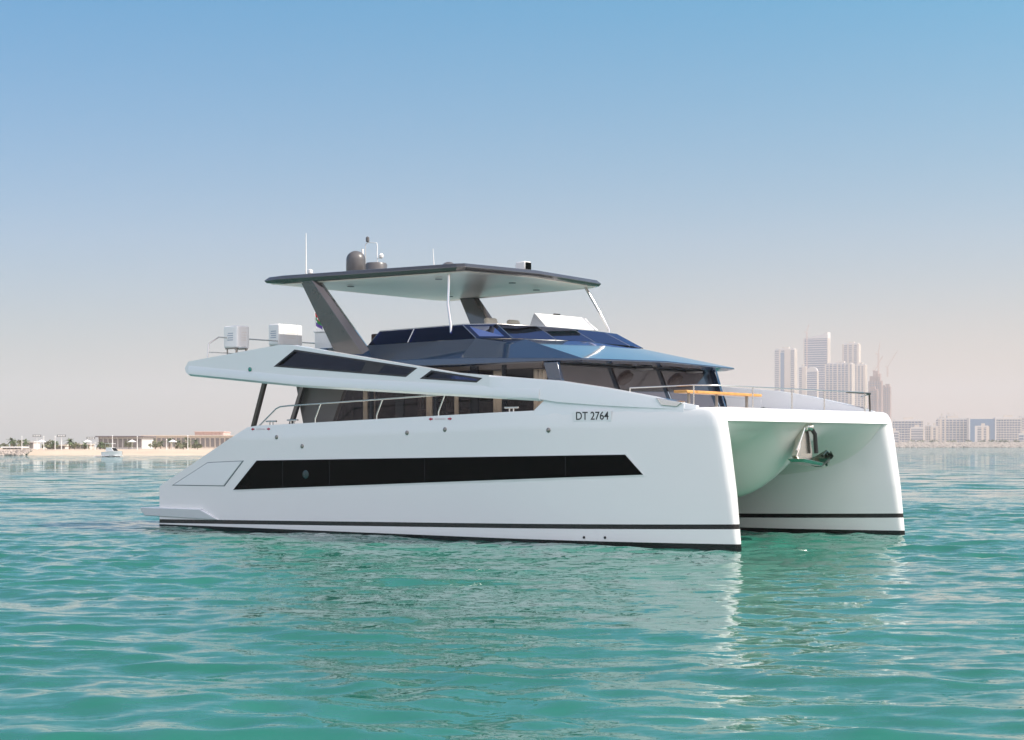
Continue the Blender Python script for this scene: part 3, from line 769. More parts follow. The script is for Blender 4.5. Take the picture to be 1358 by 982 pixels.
# flybridge furniture (fixed)
cs = MB().xz([(-9.35, 4.78), (-8.55, 4.78), (-8.72, 5.30), (-9.02, 5.68), (-9.14, 5.68), (-9.3, 5.3)], .55, 2.75).build('helm_console', 'gelmatt', yacht, bevel=.03)
MB().prism([(-8.70, .56, 5.34), (-8.64, 2.78, 5.34), (-9.0, 2.55, 5.70), (-9.04, .50, 5.70)], [(-8.75, .56, 5.31), (-8.69, 2.78, 5.31), (-9.05, 2.55, 5.67), (-9.09, .50, 5.67)]).build('console_cover', 'antwhite', cs, bevel=.01)
MB().box(-9.1, -9.04, 1.35, 1.6, 5.68, 5.74).build('compass', 'black', cs, bevel=.01)
for y in (.15, 1.1):
    st = MB().lathe([(.2, 0), (.06, .04), (.06, .45), (.2, .5)], (-10.1, y + .1, 4.5), 16).build('helm_seat', 'steel', yacht, smooth=40)
    MB().box(-10.35, -9.85, y - .2, y + .38, 4.95, 5.1).build('seat_cushion', 'cream', st, bevel=.05)
    MB().prism([(-10.30, y - .2, 5.08), (-10.30, y + .38, 5.08), (-10.42, y + .34, 5.6), (-10.42, y - .16, 5.6)], [(-10.18, y - .2, 5.08), (-10.18, y + .38, 5.08), (-10.30, y + .3, 5.63), (-10.30, y - .12, 5.63)]).build('seat_back', 'cream', st, bevel=.07, seg=4)
MB().box(-12.9, -9.0, -2.6, 2.6, 4.70, 4.79).build('flybridge_sole', 'deck', yacht)
# sofa behind the starboard screen (dark)
MB().xz([(-12.1, 4.79), (-9.9, 4.79), (-9.9, 5.12), (-12.1, 5.12)], -2.55, -2.35).build('sofa_back', 'wood', yacht, bevel=.03)
# aft rail of the flybridge
rail_pts = [(-13.4, -4.45, 5.16), (-16.0, -4.45, 5.02), (-16.45, -4.2, 5.02), (-16.45, 4.2, 5.28), (-16.0, 4.45, 5.28), (-13.4, 4.45, 5.2)]
rail_pts = [(-16.45, -4.35, 4.95), (-16.45, -4.0, 5.14), (-16.45, 4.0, 5.14), (-16.45, 4.35, 4.95), (-16.4, 4.4, 4.4)]
rail_pts = [(-16.45, -4.4, 4.4)] + rail_pts
ar = MB().tube(rail_pts, .018, 8).build('aft_rail', 'steel', yacht, smooth=50)
MB().tube([(-16.45, -4.38, 4.72), (-16.45, 4.38, 4.72)], .012, 6).build('mid_rail', 'steel', ar, smooth=50)
for y in (-3.0, -1.6, -.2, 1.2, 2.6):
    MB().tube([(-16.45, y, 4.3), (-16.45, y, 5.14)], .015, 8).build('stanchion', 'steel', ar, smooth=50)
# white cabinet aft on the flybridge
cb = MB().box(-16.38, -15.7, -.50, .50, 4.32, 5.44).build('bar_cabinet', 'gelmatt', yacht, bevel=.03)
MB().box(-16.40, -15.67, -.53, .53, 5.44, 5.48).build('worktop', 'antwhite', cb, bevel=.01)

# bow rail
BR = [(-2.6, -4.15, 3.46), (-1.2, -3.75, 3.50), (-.86, -3.2, 3.50), (-.86, 3.2, 3.50), (-1.0, 3.75, 3.46), (-1.35, 4.0, 3.42)]
br = MB().tube(BR, .014, 8).build('bow_rail', 'steel', yacht, smooth=50)
for y in (-3.75, -1.9, -.2, 1.3, 3.3):
    MB().tube([(-.86 if abs(y) < 3.5 else -1.2, y, 3.0), (-.86 if abs(y) < 3.5 else -1.2, y, 3.50)], .017, 8).build('stanchion', 'steel', br, smooth=50)
MB().tube([(-2.6, -4.15, 3.2), (-2.6, -4.15, 3.46)], .016, 8).build('stanchion', 'steel', br)
MB().tube([(-.87, 2.4, 3.49), (-.87, 3.6, 3.485), (-1.0, 3.8, 3.46), (-1.0, 3.84, 3.02)], .022, 8).build('rail_end', 'steelblack', br, smooth=50)
bn = MB().prism([(-1.55, -4.0, 3.33), (-1.20, -4.0, 3.33), (-1.20, -.95, 3.31), (-1.55, -.95, 3.31)], [(-1.55, -4.0, 3.39), (-1.20, -4.0, 3.39), (-1.20, -.95, 3.37), (-1.55, -.95, 3.37)]).build('teak_bench', 'teak', yacht, bevel=.012)
for y in (-3.7, -2.6, -1.35):
    MB().tube([(-1.36, y, 2.6), (-1.36, y, 3.33)], .035, 10).build('bench_leg', 'bronze', bn, smooth=50)
# ground tackle under the bow beam
yz = [(-.14, 2.62), (.14, 2.62), (.24, 2.35), (.34, 2.08), (.33, 1.90), (.10, 1.80), (-.24, 1.84), (-.40, 1.96), (-.26, 2.16)]
anc = MB().prism([(-.62, y, z) for y, z in yz], [(-.80, y * .9, z) for y, z in yz]).build('anchor_bracket', 'anchor', yacht, bevel=.03, seg=3)
MB().tube([(-.55, -.18, 2.60), (-.55, -.34, 2.36), (-.58, -.46, 2.08)], .035, 8).build('bridle_arm', 'anchor', anc, smooth=40)
MB().tube([(-.55, .14, 2.60), (-.52, .26, 2.46), (-.52, .32, 2.02)], .05, 8).build('roller_guard', 'rubber', anc, smooth=40)
MB().lathe([(.07, -.12), (.10, -.10), (.06, 0), (.10, .10), (.07, .12)], (-.55, -.02, 2.62), 16, Matrix.Rotation(R(90), 4, 'X')).build('bow_roller', 'anchor', anc, smooth=40)
MB().prism([(-.86, -.42, 1.90), (-.40, -.42, 1.90), (-.34, .36, 1.80), (-.90, .36, 1.80)], [(-.80, -.36, 1.82), (-.46, -.36, 1.82), (-.40, .36, 1.72), (-.84, .36, 1.72)]).build('anchor_stock', 'anchor', anc, bevel=.01)
rows = []
for k, (y, z, hw) in enumerate(((.22, 1.78, .12), (.40, 1.75, .26), (.66, 1.74, .30), (.86, 1.80, .24), (1.0, 1.93, .08))):
    rows.append([(-.60 - hw, y, z + .15), (-.60, y + .02, z - .05), (-.60 + hw, y, z + .15), (-.60, y, z + .03)])
b = MB().grid(rows, True); b.f.append((0, 1, 2, 3)); b.f.append(tuple(16 + k for k in range(4)))
b.build('anchor_fluke', 'fluke', anc, bevel=.005)
MB().tube([(-.60, .74, 1.96), (-.60, .92, 2.06), (-.60, 1.05, 2.0), (-.60, 1.05, 1.84), (-.60, .94, 1.74)], .035, 8).build('fluke_tip', 'fluke', anc, smooth=40)

# saloon furniture: things standing inside
def world_pt(x, y, z):
    c, s = math.cos(BOAT_RZ), math.sin(BOAT_RZ)
    return (BOAT_LOC[0] + c * x - s * y, BOAT_LOC[1] + s * x + c * y, z)
tb = empty('dining_table', world_pt(-9.6, -1.6, 2.64), BOAT_RZ)
tag(tb, 'dark wooden table standing in the saloon behind the side glass', 'table')
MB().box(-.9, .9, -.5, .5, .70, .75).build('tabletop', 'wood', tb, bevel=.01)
for sx_ in (-.75, .75):
    for sy_ in (-.4, .4): MB().box(sx_ - .03, sx_ + .03, sy_ - .03, sy_ + .03, 0, .70).build('leg', 'wood', tb)
def chair(lab, x, y, rz):
    c = empty('dining_chair', world_pt(x, y, 2.64), BOAT_RZ + rz)
    tag(c, lab, 'chair', 'dark chairs in the saloon')
    MB().box(-.22, .22, -.22, .22, .42, .48).build('seat', 'wood', c, bevel=.02)
    bk = MB()
    for k in range(5): bk.box(-.2 + k * .09, -.165 + k * .09, .19, .22, .48, 1.0)
    bk.box(-.22, .22, .185, .225, 1.0, 1.06); bk.build('backrest', 'wood', c)
    for a in (-.19, .19):
        for d in (-.19, .19): MB().box(a - .02, a + .02, d - .02, d + .02, 0, .42).build('leg', 'wood', c)
chair('slatted dark chair at the aft end of the saloon table', -10.9, -1.6, R(90))
chair('slatted dark chair near the glass, aft side of the saloon table', -10.0, -2.5, R(180))
chair('slatted dark chair near the glass, forward side of the saloon table', -9.1, -2.5, R(180))
cab = empty('galley_cabinet', world_pt(-6.9, 0.2, 2.64), BOAT_RZ)
tag(cab, 'tall dark cabinet in the forward part of the saloon', 'cabinet')
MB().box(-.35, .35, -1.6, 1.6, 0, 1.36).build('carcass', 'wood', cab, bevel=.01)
for k in range(4): MB().box(.352, .37, -1.55 + k * .79, -.82 + k * .79, .08, 1.30).build('door', 'greypanel', cab)
for k in range(4): MB().box(-.37, -.352, -1.55 + k * .79, -.82 + k * .79, .08, 1.30).build('door', 'greypanel', cab)
cab2 = empty('galley_counter', world_pt(-11.7, 1.6, 2.64), BOAT_RZ)
tag(cab2, 'long dark counter on the far side of the saloon', 'counter')
MB().box(-1.2, 2.6, -.4, .4, 0, 1.0).build('base', 'wood', cab2, bevel=.01)
MB().box(-1.22, 2.62, -.43, .43, 1.0, 1.04).build('worktop', 'greygloss', cab2)

# life raft canisters
def raft(lab, x, y, z, rz, blue, dx=.22, dy=.54):
    r = empty('liferaft_canister', world_pt(x, y, z), BOAT_RZ + rz)
    tag(r, lab, 'life raft', 'white life raft cases on the aft flybridge rail')
    body = MB().box(-dx, dx, -dy, dy, 0, .60).build('case', 'antwhite', r, bevel=.05, seg=4)
    for y_ in (-.55 * dy, .55 * dy):
        MB().box(-dx - .006, dx + .006, y_ - .010, y_ + .010, -.004, .606).build('strap', 'gelmatt', body)
    pr = MB()
    for row_ in range(4):
        for k in range(1, 8):
            w_ = dy * (.04 + .055 * random.random())
            pr.box(dx + .0015, dx + .004, dy * (-.45 + k * .11), dy * (-.45 + k * .11) + w_, .20 + row_ * .07, .215 + row_ * .07)
    pr.build('instruction_print', 'gold', body)
    pr = MB()
    for row_ in range(4):
        pr.box(-.12 + .02 * (row_ % 2), .11, -dy - .0035, -dy - .0015, .20 + row_ * .06, .225 + row_ * .06)
    pr.build('badge_print', 'bluegrey', body)
    cr_ = MB()
    for y_ in (-.42 * dy / .54, .42 * dy / .54):
        cr_.box(-.24, .24, y_ - .03, y_ + .03, -.035, -.003)
        cr_.tube([(-.18, y_, -.03), (-.18 + (.2 if dx < .25 else 0), y_, 4.32 - z)], .02, 8); cr_.tube([(.18, y_, -.03), (.18, y_, 4.32 - z)], .02, 8)
    cr_.build('cradle', 'bronze', r)
    return r
raft('white life raft case at the aft corner, its blue shaded side towards the water', -16.30, -3.50, 4.86, 0, True, .29, .22)
raft('white life raft case with faint orange print, beside the cabinet on the aft deck', -16.62, -1.40, 5.03, 0, False, .22, .46)
# ensign
fl = empty('ensign', world_pt(-16.32, -.46, 5.48), BOAT_RZ)
tag(fl, 'small drooping green, red and violet flag on a short staff on the white cabinet aft', 'flag')
MB().tube([(0, 0, 0), (-.10, 0, .56)], .012, 6).build('staff', 'antwhite', fl, smooth=50)
for k, mt in enumerate(('flagr', 'flagg', 'flagp')):
    rows = []
    for i in range(7):
        t = i / 6
        xo = -.12 + .02 + t * .30; y_ = .05 * math.sin(t * 7 + k)
        z1 = .55 - k * .11 - t * .20; rows.append([(xo, y_, z1), (xo - .02, y_ + .03, z1 - .06), (xo, y_ + .01, z1 - .115)])
    MB().grid(rows).build('cloth', mt, fl, smooth=60, fix=False)

# ================================================================== FAR SHORES
def X_at(px, D): return (px - 679) / 2250 * D
def Z_at(py, D): return 2.2 + (591 - py) / 2250 * D
M['sand'] = mat('beach_sand', (.55, .44, .33), .9, var=.12, vscale=.08)
M['rock'] = mat('armour_rock', (.34, .29, .25), .9, var=.3, vscale=.35)
M['conc'] = mat('pale_concrete', (.58, .56, .54), .8, var=.06, vscale=.05)
M['conc2'] = mat('cream_render', (.60, .53, .45), .8, var=.06, vscale=.05)
M['pinkw'] = mat('pink_render', (.60, .43, .38), .8, var=.06, vscale=.1)
M['facade'] = mat('blue_grey_glazing', (.07, .12, .22), .25, spec=.5)
M['facade2'] = mat('warm_grey_glazing', (.16, .18, .23), .4)
M['greywin'] = mat('warm_grey_window', (.17, .155, .15), .4)  # even warm grey for the shore building windows
M['strip'] = mat('blue_curtain_wall', (.06, .15, .28), .2)
M['roofd'] = mat('dark_roof', (.12, .10, .11), .7)
M['trunk'] = mat('palm_trunk', (.18, .12, .08), .9)
M['frond'] = mat('palm_frond', (.07, .10, .035), .8, var=.2, vscale=3)
M['bush'] = mat('shrub_leaf', (.13, .135, .07), .8, var=.25, vscale=2)
M['rust'] = mat('raw_concrete_scaffold', (.34, .25, .22), .9, var=.2, vscale=.1)
M['crane'] = mat('crane_lattice', (.50, .36, .30), .7)
M['boatw'] = mat('boat_white', (.8, .8, .78), .3)

def shore(name, D, pxa, pxb, depth, ztop, beach, m_):
    """low land seen from the water: a sloped beach then a flat top"""
    rows = []
    n = 60
    for i in range(n + 1):
        px = lerp(pxa, pxb, i / n); x = X_at(px, D)
        w_ = 1.2 * math.sin(i * .9) + .8 * math.sin(i * 2.3 + 1)
        rows.append([(x, D - 3 + w_, -.6), (x, D + w_, .0), (x, D + beach * .5 + w_, ztop * .55), (x, D + beach + w_, ztop), (x * 1.0, D + depth, ztop + .2), (x, D + depth + 8, -.6)])
    o = MB().grid(rows).build(name, m_, smooth=60)
    return tag(o, kind='structure')
shore('beach', 372, -330, 470, 420, 1.25, 14, 'sand')
shore('far_shore_ground', 1700, 880, 1900, 1900, 3.2, 20, 'sand')

def rocks(name, D, pxa, pxb, n, h, smin, smax, depth, lab):
    rnd = random.Random(3); b = MB()
    ico = [(0, 0, 1), (.89, 0, .45), (.28, .85, .45), (-.72, .53, .45), (-.72, -.53, .45), (.28, -.85, .45), (.72, .53, -.45), (-.28, .85, -.45), (-.89, 0, -.45), (-.28, -.85, -.45), (.72, -.53, -.45), (0, 0, -1)]
    fc = [(0, 1, 2), (0, 2, 3), (0, 3, 4), (0, 4, 5), (0, 5, 1), (1, 6, 2), (2, 7, 3), (3, 8, 4), (4, 9, 5), (5, 10, 1), (6, 7, 2), (7, 8, 3), (8, 9, 4), (9, 10, 5), (10, 6, 1), (11, 7, 6), (11, 8, 7), (11, 9, 8), (11, 10, 9), (11, 6, 10)]
    for i in range(n):
        x = X_at(lerp(pxa, pxb, rnd.random()), D); t = rnd.random() ** .7
        s_ = lerp(smin, smax, rnd.random() ** 2)
        c_ = (x, D + t * depth, h * t - .3 * s_)
        b.poly([(c_[0] + p[0] * s_ * (.8 + .5 * rnd.random()), c_[1] + p[1] * s_, c_[2] + p[2] * s_ * (.6 + .4 * rnd.random())) for p in ico], fc)
    o = b.build(name, 'rock'); tag(o, lab, 'rocks', kind='stuff')
rocks('breakwater_rocks', 1640, 1150, 1480, 2600, 5.2, 1.0, 2.6, 14, 'long grey-brown heap of breakwater rocks along the right shore')
rocks('shore_rocks', 366, -120, 31, 500, 1.2, .25, .6, 6, 'small heap of pale rocks at the left end of the beach')

# ---- towers
def tower(name, lab, px0, px1, ytop, D, rot=-24, core='facade', slab='conc', fh=3.6, pier=None, side='conc2', depth=None, group=None, ridge=True, cat='tower', base=0., crown=None):
    W = (px1 - px0) / 2250 * D; H = Z_at(ytop, D) - 2.5
    a = abs(R(rot)); dp = depth or .55
    w_ = W / (math.cos(a) + dp * math.sin(a)); d_ = w_ * dp
    root = empty(name, (X_at((px0 + px1) / 2, D), D + d_, 2.5), R(rot))
    tag(root, lab, cat, group)
    hw, hd = w_ / 2, d_ / 2
    MB().box(-hw + .5, hw - .5, -hd + .5, hd - .5, 0, H - 1).build('glazing', core, root)
    s = MB(); n = max(2, int(H / fh))
    for k in range(1, n + 1):
        z = k * fh
        if z < H: s.box(-hw, hw - .2, -hd, hd, z - fh * .30, z)
    s.build('floor_bands', slab, root)
    if pier:
        pp = MB()
        for t in pier:
            x = lerp(-hw, hw, t[0]); ww = t[1] * w_ / 2
            pp.box(x - ww, x + ww, -hd - .7, hd + .7, 0, H)
        pp.build('wall_piers', side, root)
    # sunlit end wall
    e = MB()
    ns = 4
    for k in range(ns): e.box(hw - .5, hw + .5, lerp(-hd, hd, k / ns) , lerp(-hd, hd, k / ns) + d_ * .14, 0, H)
    e.build('end_wall', side, root)
    if ridge:
        MB().box(-hw * .92, hw * .92, -hd * .8, hd * .8, H - 1, H + 1.4).build('parapet', slab, root)
        MB().box(-hw * .3, hw * .35, -hd * .4, hd * .4, H + 1.4, H + 4.5).build('plant_room', side, root)
    return root, hw, hd, H

r, hw, hd, H = tower('residential_tower', 'cream tower with a tall blue glass strip, leftmost of the skyline towers', 1029, 1060, 463, 3000, core='facade2', pier=[(.28, .10), (.66, .30)])
MB().box(-hw * .36, -hw * .02, -hd - 1.2, -hd - .5, 0, H - 6).build('glass_strip', 'strip', r)
r, hw, hd, H = tower('glass_tower', 'tallest banded blue-grey tower with a slanting pointed crown', 1069, 1105, 448, 3150, core='facade', fh=4.2, slab='conc', ridge=False, pier=[(.0, .03)])
MB().prism([(-hw, -hd, H - 1), (hw, -hd, H - 1), (hw, -hd, H + 11), (hw * .5, -hd, H + 6), (-hw * .9, -hd, H + 1)], [(-hw, hd, H - 1), (hw, hd, H - 1), (hw, hd, H + 11), (hw * .5, hd, H + 6), (-hw * .9, hd, H + 1)]).build('crown', 'conc', r)
tower('apartment_tower', 'slim cream tower standing between the blue-strip tower and the glass one', 1060, 1071, 487, 2960, core='facade2', pier=[(.7, .5)])
r, hw, hd, H = tower('round_topped_tower', 'short pale tower with a rounded white top in front of the tallest tower', 1071, 1087, 492, 2900, core='facade', ridge=False)
MB().prism([(hw * math.cos(R(a)), -hd, H - 1 + 8 * math.sin(R(a))) for a in range(0, 181, 20)], [(hw * math.cos(R(a)), hd, H - 1 + 8 * math.sin(R(a))) for a in range(0, 181, 20)]).build('rounded_roof', 'conc', r)
tower('apartment_tower', 'broad grid-fronted tower with a dark vertical slot, right of the tallest tower', 1098, 1138, 482, 2950, core='facade', fh=3.8, pier=[(.0, .05), (.14, .03), (.28, .03), (.46, .05), (.60, .03), (.74, .03), (.9, .08)])
tower('apartment_tower', 'pale stepped tower rising behind the grid-fronted tower', 1119, 1144, 456, 3200, core='facade2', pier=[(.05, .12), (.35, .1), (.65, .12), (.95, .12)])
tower('apartment_tower', 'cream ribbed tower at the right edge of the cluster, beside the unfinished ones', 1136, 1153, 484, 2900, core='facade2', pier=[(.2, .15), (.55, .15), (.9, .2)], depth=.9)
def unfinished(lab, px0, px1, ytop, D, steps):
    root, hw, hd, H = tower('unfinished_tower', lab, px0, px1, ytop, D, core='facade2', slab='rust', side='rust', fh=4., pier=[(.1, .04), (.3, .04), (.5, .04), (.7, .04), (.9, .04)], ridge=False, cat='building site')
    z = H
    for k, (a, b_, h_) in enumerate(steps):
        MB().box(lerp(-hw, hw, a), lerp(-hw, hw, b_), -hd * .7, hd * .7, H - 1, H + h_).build('bare_storeys', 'rust', root)
    return root
unfinished('unfinished tower with ragged top and scaffolding below a crane', 1153, 1173, 505, 2880, ((.1, .4, 8), (.35, .75, 17), (.6, .9, 12)))
unfinished('lower unfinished tower clad in brown scaffolding, rightmost of the cluster', 1166, 1184, 513, 3050, ((.1, .5, 3), (.6, .95, 5)))
unfinished('squat unfinished block with a yellow-brown top by the yacht bow', 1154, 1166, 516, 2700, ((.1, .7, 4),))
def crane(lab, px, y0, y1, D, jx, jy, jx2):
    z0, z1 = Z_at(y0, D), Z_at(y1, D); x = X_at(px, D)
    root = empty('tower_crane', (x, D, z0)); tag(root, lab, 'crane', 'tower cranes over the skyline')
    r_ = .65
    b = MB()
    for sx_ in (-1, 1):
        for sy_ in (-1, 1): b.tube([(sx_ * .9, sy_ * .9, 0), (sx_ * .9, sy_ * .9, z1 - z0)], .3, 4)
    k = 0; zz_ = 0
    while zz_ < z1 - z0 - 4:
        b.tube([(-.9, -.9, zz_), (.9, -.9, zz_ + 4)], .2, 4); zz_ += 4
    b.build('mast', 'crane', root)
    tip = (X_at(jx, D) - x, 0, Z_at(jy, D) - z0); bk = (X_at(jx2, D) - x, 0, z1 - z0 + 1)
    MB().tube([(0, 0, z1 - z0), tip], .55, 5).build('jib', 'crane', root)
    MB().tube([(0, 0, z1 - z0), bk], .7, 5).build('counter_jib', 'crane', root)
    MB().tube([bk, (0, 0, z1 - z0 + 7), tip], .16, 4).build('stay', 'crane', root)
crane('thin crane at the left edge of the tallest tower', 1070, 594, 441, 3120, 1073, 430, 1067)
crane('luffing crane above the unfinished tower, jib nearly upright', 1165, 500, 470, 2870, 1167, 455, 1161)
crane('luffing crane leaning right above the unfinished towers', 1177, 500, 487, 3040, 1190, 466, 1174)
crane('small crane between the unfinished towers', 1160, 510, 492, 2890, 1171, 472, 1157)

# ---- waterfront blocks on the right shore
def slab_block(lab, px0, px1, ytop, D, **k):
    return tower('waterfront_block', lab, px0, px1, ytop, D, rot=k.pop('rot', -8), depth=k.pop('depth', .25), fh=3.4, cat='apartment block', group=None, **k)
pr = lambda n, w_: [((i + .5) / n, w_) for i in range(n)]
slab_block('grey gridded block just right of the yacht bow', 1186, 1226, 558, 2350, core='facade', pier=pr(9, .012))
slab_block('low pale-framed block in front of the grey gridded block', 1208, 1226, 568, 2250, core='facade2', pier=[(.02, .08), (.98, .08)])
slab_block('low white house at the right foot of the yacht bow', 1180, 1193, 573, 2100, core='facade2', pier=[(.3, .3)])
slab_block('small cream building in the gap, its left half taller', 1227, 1236, 565, 2300, core='facade2', pier=pr(3, .1))
slab_block('small cream building with stepped roof in the gap', 1235, 1244, 566, 2280, core='facade2', pier=[(.2, .3), (.8, .2)])
slab_block('long grey block with two turret-like upstands, left of the archway building', 1244, 1287, 556, 2400, core='facade', pier=pr(9, .02) + [(.12, .06), (.27, .06)])
for i_, (a, b_, yt) in enumerate(((1246, 1252, 553), (1255, 1261, 551.5), (1264, 1268, 553))):
    slab_block(('left', 'middle', 'right')[i_] + ' of the three narrow upstands on the long grey block', a, b_, yt, 2440, core='facade', pier=[(.5, .5)])
slab_block('long pale block with fine grid, right of the archway building', 1320, 1357, 555, 2400, core='facade', pier=pr(10, .015))
slab_block('taller pale block cut off by the right edge of the picture', 1353, 1392, 553, 2500, core='facade2', pier=pr(8, .02))
slab_block('pale slab far along the shore beyond the picture edge', 1394, 1450, 557, 2450, core='facade2', pier=pr(8, .02))
slab_block('low dark-fronted building at the right edge behind the breakwater', 1352, 1366, 576, 2150, core='strip', pier=[(.5, .1)])
# archway building
D = 2380; ar_ = empty('archway_building', (X_at(1303, D), D, 2.5), R(-6)); tag(ar_, 'blue-fronted building with a tall square archway and white edge piers', 'building')
s_ = D / 2250; H = Z_at(556, D) - 2.5
MB().box(-16 * s_, -10 * s_, 0, 14, 0, H).build('leg_block', 'strip', ar_); MB().box(10 * s_, 16 * s_, 0, 14, 0, H).build('leg_block', 'strip', ar_)
MB().box(-10 * s_, 10 * s_, 0, 14, H - 9 * s_, H).build('bridge_block', 'strip', ar_)
for x in (-17, 17): MB().box((x - .9) * s_, (x + .9) * s_, -1, 15, 0, H + 1.5).build('edge_pier', 'conc', ar_)
slab_block('cream building seen through the archway of the blue-fronted building', 1297, 1312, 566, 2320, core='facade2', pier=[(.45, .2), (.9, .25)])
# low trees, sheds behind breakwater
def bush(name, lab, px, D, w_, h, z0, group, seed):
    rnd = random.Random(seed); b = MB()
    for i in range(70):
        a, e_ = rnd.random() * 6.28, rnd.random(); rr = rnd.random() ** .5
        c_ = Vector((math.cos(a) * rr * w_ / 2, math.sin(a) * rr * w_ / 2, h * (.25 + .75 * e_ * (1 - rr * .5))))
        s_ = w_ * .13 * (.6 + rnd.random()); n_ = Vector((rnd.gauss(0, 1), rnd.gauss(0, 1), rnd.gauss(0, 1))).normalized(); t_ = n_.orthogonal().normalized() * s_; q_ = n_.cross(t_)
        b.poly([c_ - t_, c_ - q_ * .6, c_ + t_, c_ + q_ * .6], [(0, 1, 2, 3)])
    root = empty(name, (X_at(px, D), D, z0)); tag(root, lab, 'shrub' if h < 4 else 'tree', group)
    b.build('crown', 'bush', root, fix=False)
    MB().tube([(0, 0, 0), (0, 0, h * .5)], w_ * .04, 6, r2=w_ * .02).build('trunk', 'trunk', root)
for i, px in enumerate((1209, 1221, 1238, 1262, 1284, 1302, 1316, 1331, 1347)):
    bush('shore_tree', 'dark round tree behind the breakwater in front of the far blocks', px, 1690 + (i * 37) % 60, 7 + (i * 5) % 4, 5 + (i * 3) % 3, 3.2, 'round trees behind the breakwater', i)

# ---- left shore
def box_building(name, lab, px0, px1, ytop, D, ybase_z=1.3, depth=12, wall='conc2', roof='roofd', bays=6, overhang=.6, cat='building', glazed=True, rot=0):
    W = (px1 - px0) / 2250 * D; H = Z_at(ytop, D) - ybase_z
    root = empty(name, (X_at((px0 + px1) / 2, D), D, ybase_z), R(rot)); tag(root, lab, cat)
    MB().box(-W / 2, W / 2, .4, depth, 0, H - .25).build('wall', wall, root)
    MB().box(-W / 2 - overhang, W / 2 + overhang, -overhang, depth + overhang, H - .3, H).build('roof', roof, root)
    for k in range(bays):
        x0 = lerp(-W / 2, W / 2, (k + .15) / bays); x1 = lerp(-W / 2, W / 2, (k + .85) / bays)
        MB().box(x0, x1, .3, .42, H * .12, H * .78).build('window' if glazed else 'doorway', 'greywin', root)
        MB().box(x0 - .12, x0 - .04, .15, .4, 0, H - .3).build('column', wall, root)
    return root
box_building('beach_pavilion', 'long low dark-roofed pavilion with glass front, behind the small white motor boat', 130, 188, 578.5, 430, bays=9, wall='conc', depth=14)
box_building('terrace_building', 'long sand-coloured building with many bays, right of the dark-roofed pavilion', 188, 330, 577.5, 520, bays=22, wall='conc2', roof='conc2', depth=14, overhang=.2)
pk = box_building('pink_villa', 'pink building rising behind the sand-coloured terrace', 258, 296, 572.5, 640, bays=7, wall='pinkw', roof='pinkw', depth=16, overhang=.2)
box_building('kiosk', 'small white kiosk among the poles', 26, 44, 585.5, 420, bays=3, wall='conc', roof='conc', depth=6, overhang=.2)
box_building('beach_hut', 'low pale hut at the left end of the beach', 3, 28, 592.5, 392, bays=5, wall='conc', roof='boatw', depth=5, overhang=.3)
box_building('beach_hut', 'low pale hut in the middle of the row of poles', 62, 86, 590, 410, bays=4, wall='conc', roof='conc2', depth=5, overhang=.3)
box_building('beach_hut', 'low tan hut between the poles and the pavilion', 88, 118, 589, 440, bays=5, wall='conc2', roof='conc2', depth=5, overhang=.3)
box_building('terrace_building', 'far low sand-coloured building hidden behind the yacht stern', 335, 440, 580, 560, bays=14, wall='conc2', roof='conc2', depth=14, overhang=.2)
def palm(lab, px, ytop, D, seed):
    rnd = random.Random(seed); H = Z_at(ytop, D) - 1.3
    root = empty('palm_tree', (X_at(px, D), D, 1.3)); tag(root, lab, 'palm tree', 'palms along the beach')
    MB().tube([(0, 0, 0), (.05, .05, H * .5), (.12, 0, H - .5)], .17, 8, r2=.11).build('trunk', 'trunk', root)
    b = MB()
    for k in range(22):
        a = 2 * math.pi * k / 22 + rnd.random() * .3; el = R(70 - 110 * rnd.random()); L = 1.1 + .5 * rnd.random()
        pts = []
        for i in range(6):
            t = i / 5; r_ = L * t * math.cos(el) + .02
            pts.append(Vector((.12 + math.cos(a) * r_, math.sin(a) * r_, H - .5 + L * t * math.sin(el) - .55 * t * t)))
        sd2 = Vector((-math.sin(a), math.cos(a), 0))
        rows = [[p - sd2 * (.20 * math.sin(math.pi * min(1, i / 5 + .12)) + .01) - Vector((0, 0, .07)), p, p + sd2 * (.20 * math.sin(math.pi * min(1, i / 5 + .12)) + .01) - Vector((0, 0, .07))] for i, p in enumerate(pts)]
        b.grid(rows)
    b.build('crown', 'frond', root, fix=False)
for i, (px, yt, w_) in enumerate(((15, 581, 'leftmost palm above the low hut'), (33, 582.5, 'palm beside the white kiosk'), (72, 584, 'short palm left of the second lattice pole'), (92, 582.5, 'bushy palm right of the lattice poles'), (112, 587, 'low palm before the pavilion'), (133, 586, 'palm at the left end of the dark-roofed pavilion'))):
    palm('green ' + w_, px, yt, 396, i)
for i in range(7):
    px = 190 + i * 11.5
    palm('green palm standing in front of the sand-coloured buildings', px, 581 + (i * 7) % 5, 470, 20 + i)
def pole(lab, px, ytop, D, head):
    H = Z_at(ytop, D) - 1.2
    root = empty('light_pole', (X_at(px, D), D, 1.2)); tag(root, lab, 'light pole', 'poles along the beach')
    MB().tube([(0, 0, 0), (0, 0, H)], .10, 8, r2=.06).build('shaft', 'antwhite', root)
    if head == 1:
        h_ = MB()
        for z in (0, .35): h_.box(-1.0, 1.0, -.08, .08, H - .1 - z, H + .02 - z)
        h_.box(-.9, -.8, -.06, .06, H - .4, H); h_.box(.8, .9, -.06, .06, H - .4, H); h_.build('lamp_frame', 'domegrey', root)
        for x in (-.6, 0, .6): MB().box(x - .14, x + .14, -.2, -.08, H - .34, H - .08).build('lamp', 'antwhite', root)
    else:
        MB().lathe([(.09, 0), (.12, .1), (.05, .25), (0, .25)], (0, 0, H), 10).build('lamp', 'antwhite', root)
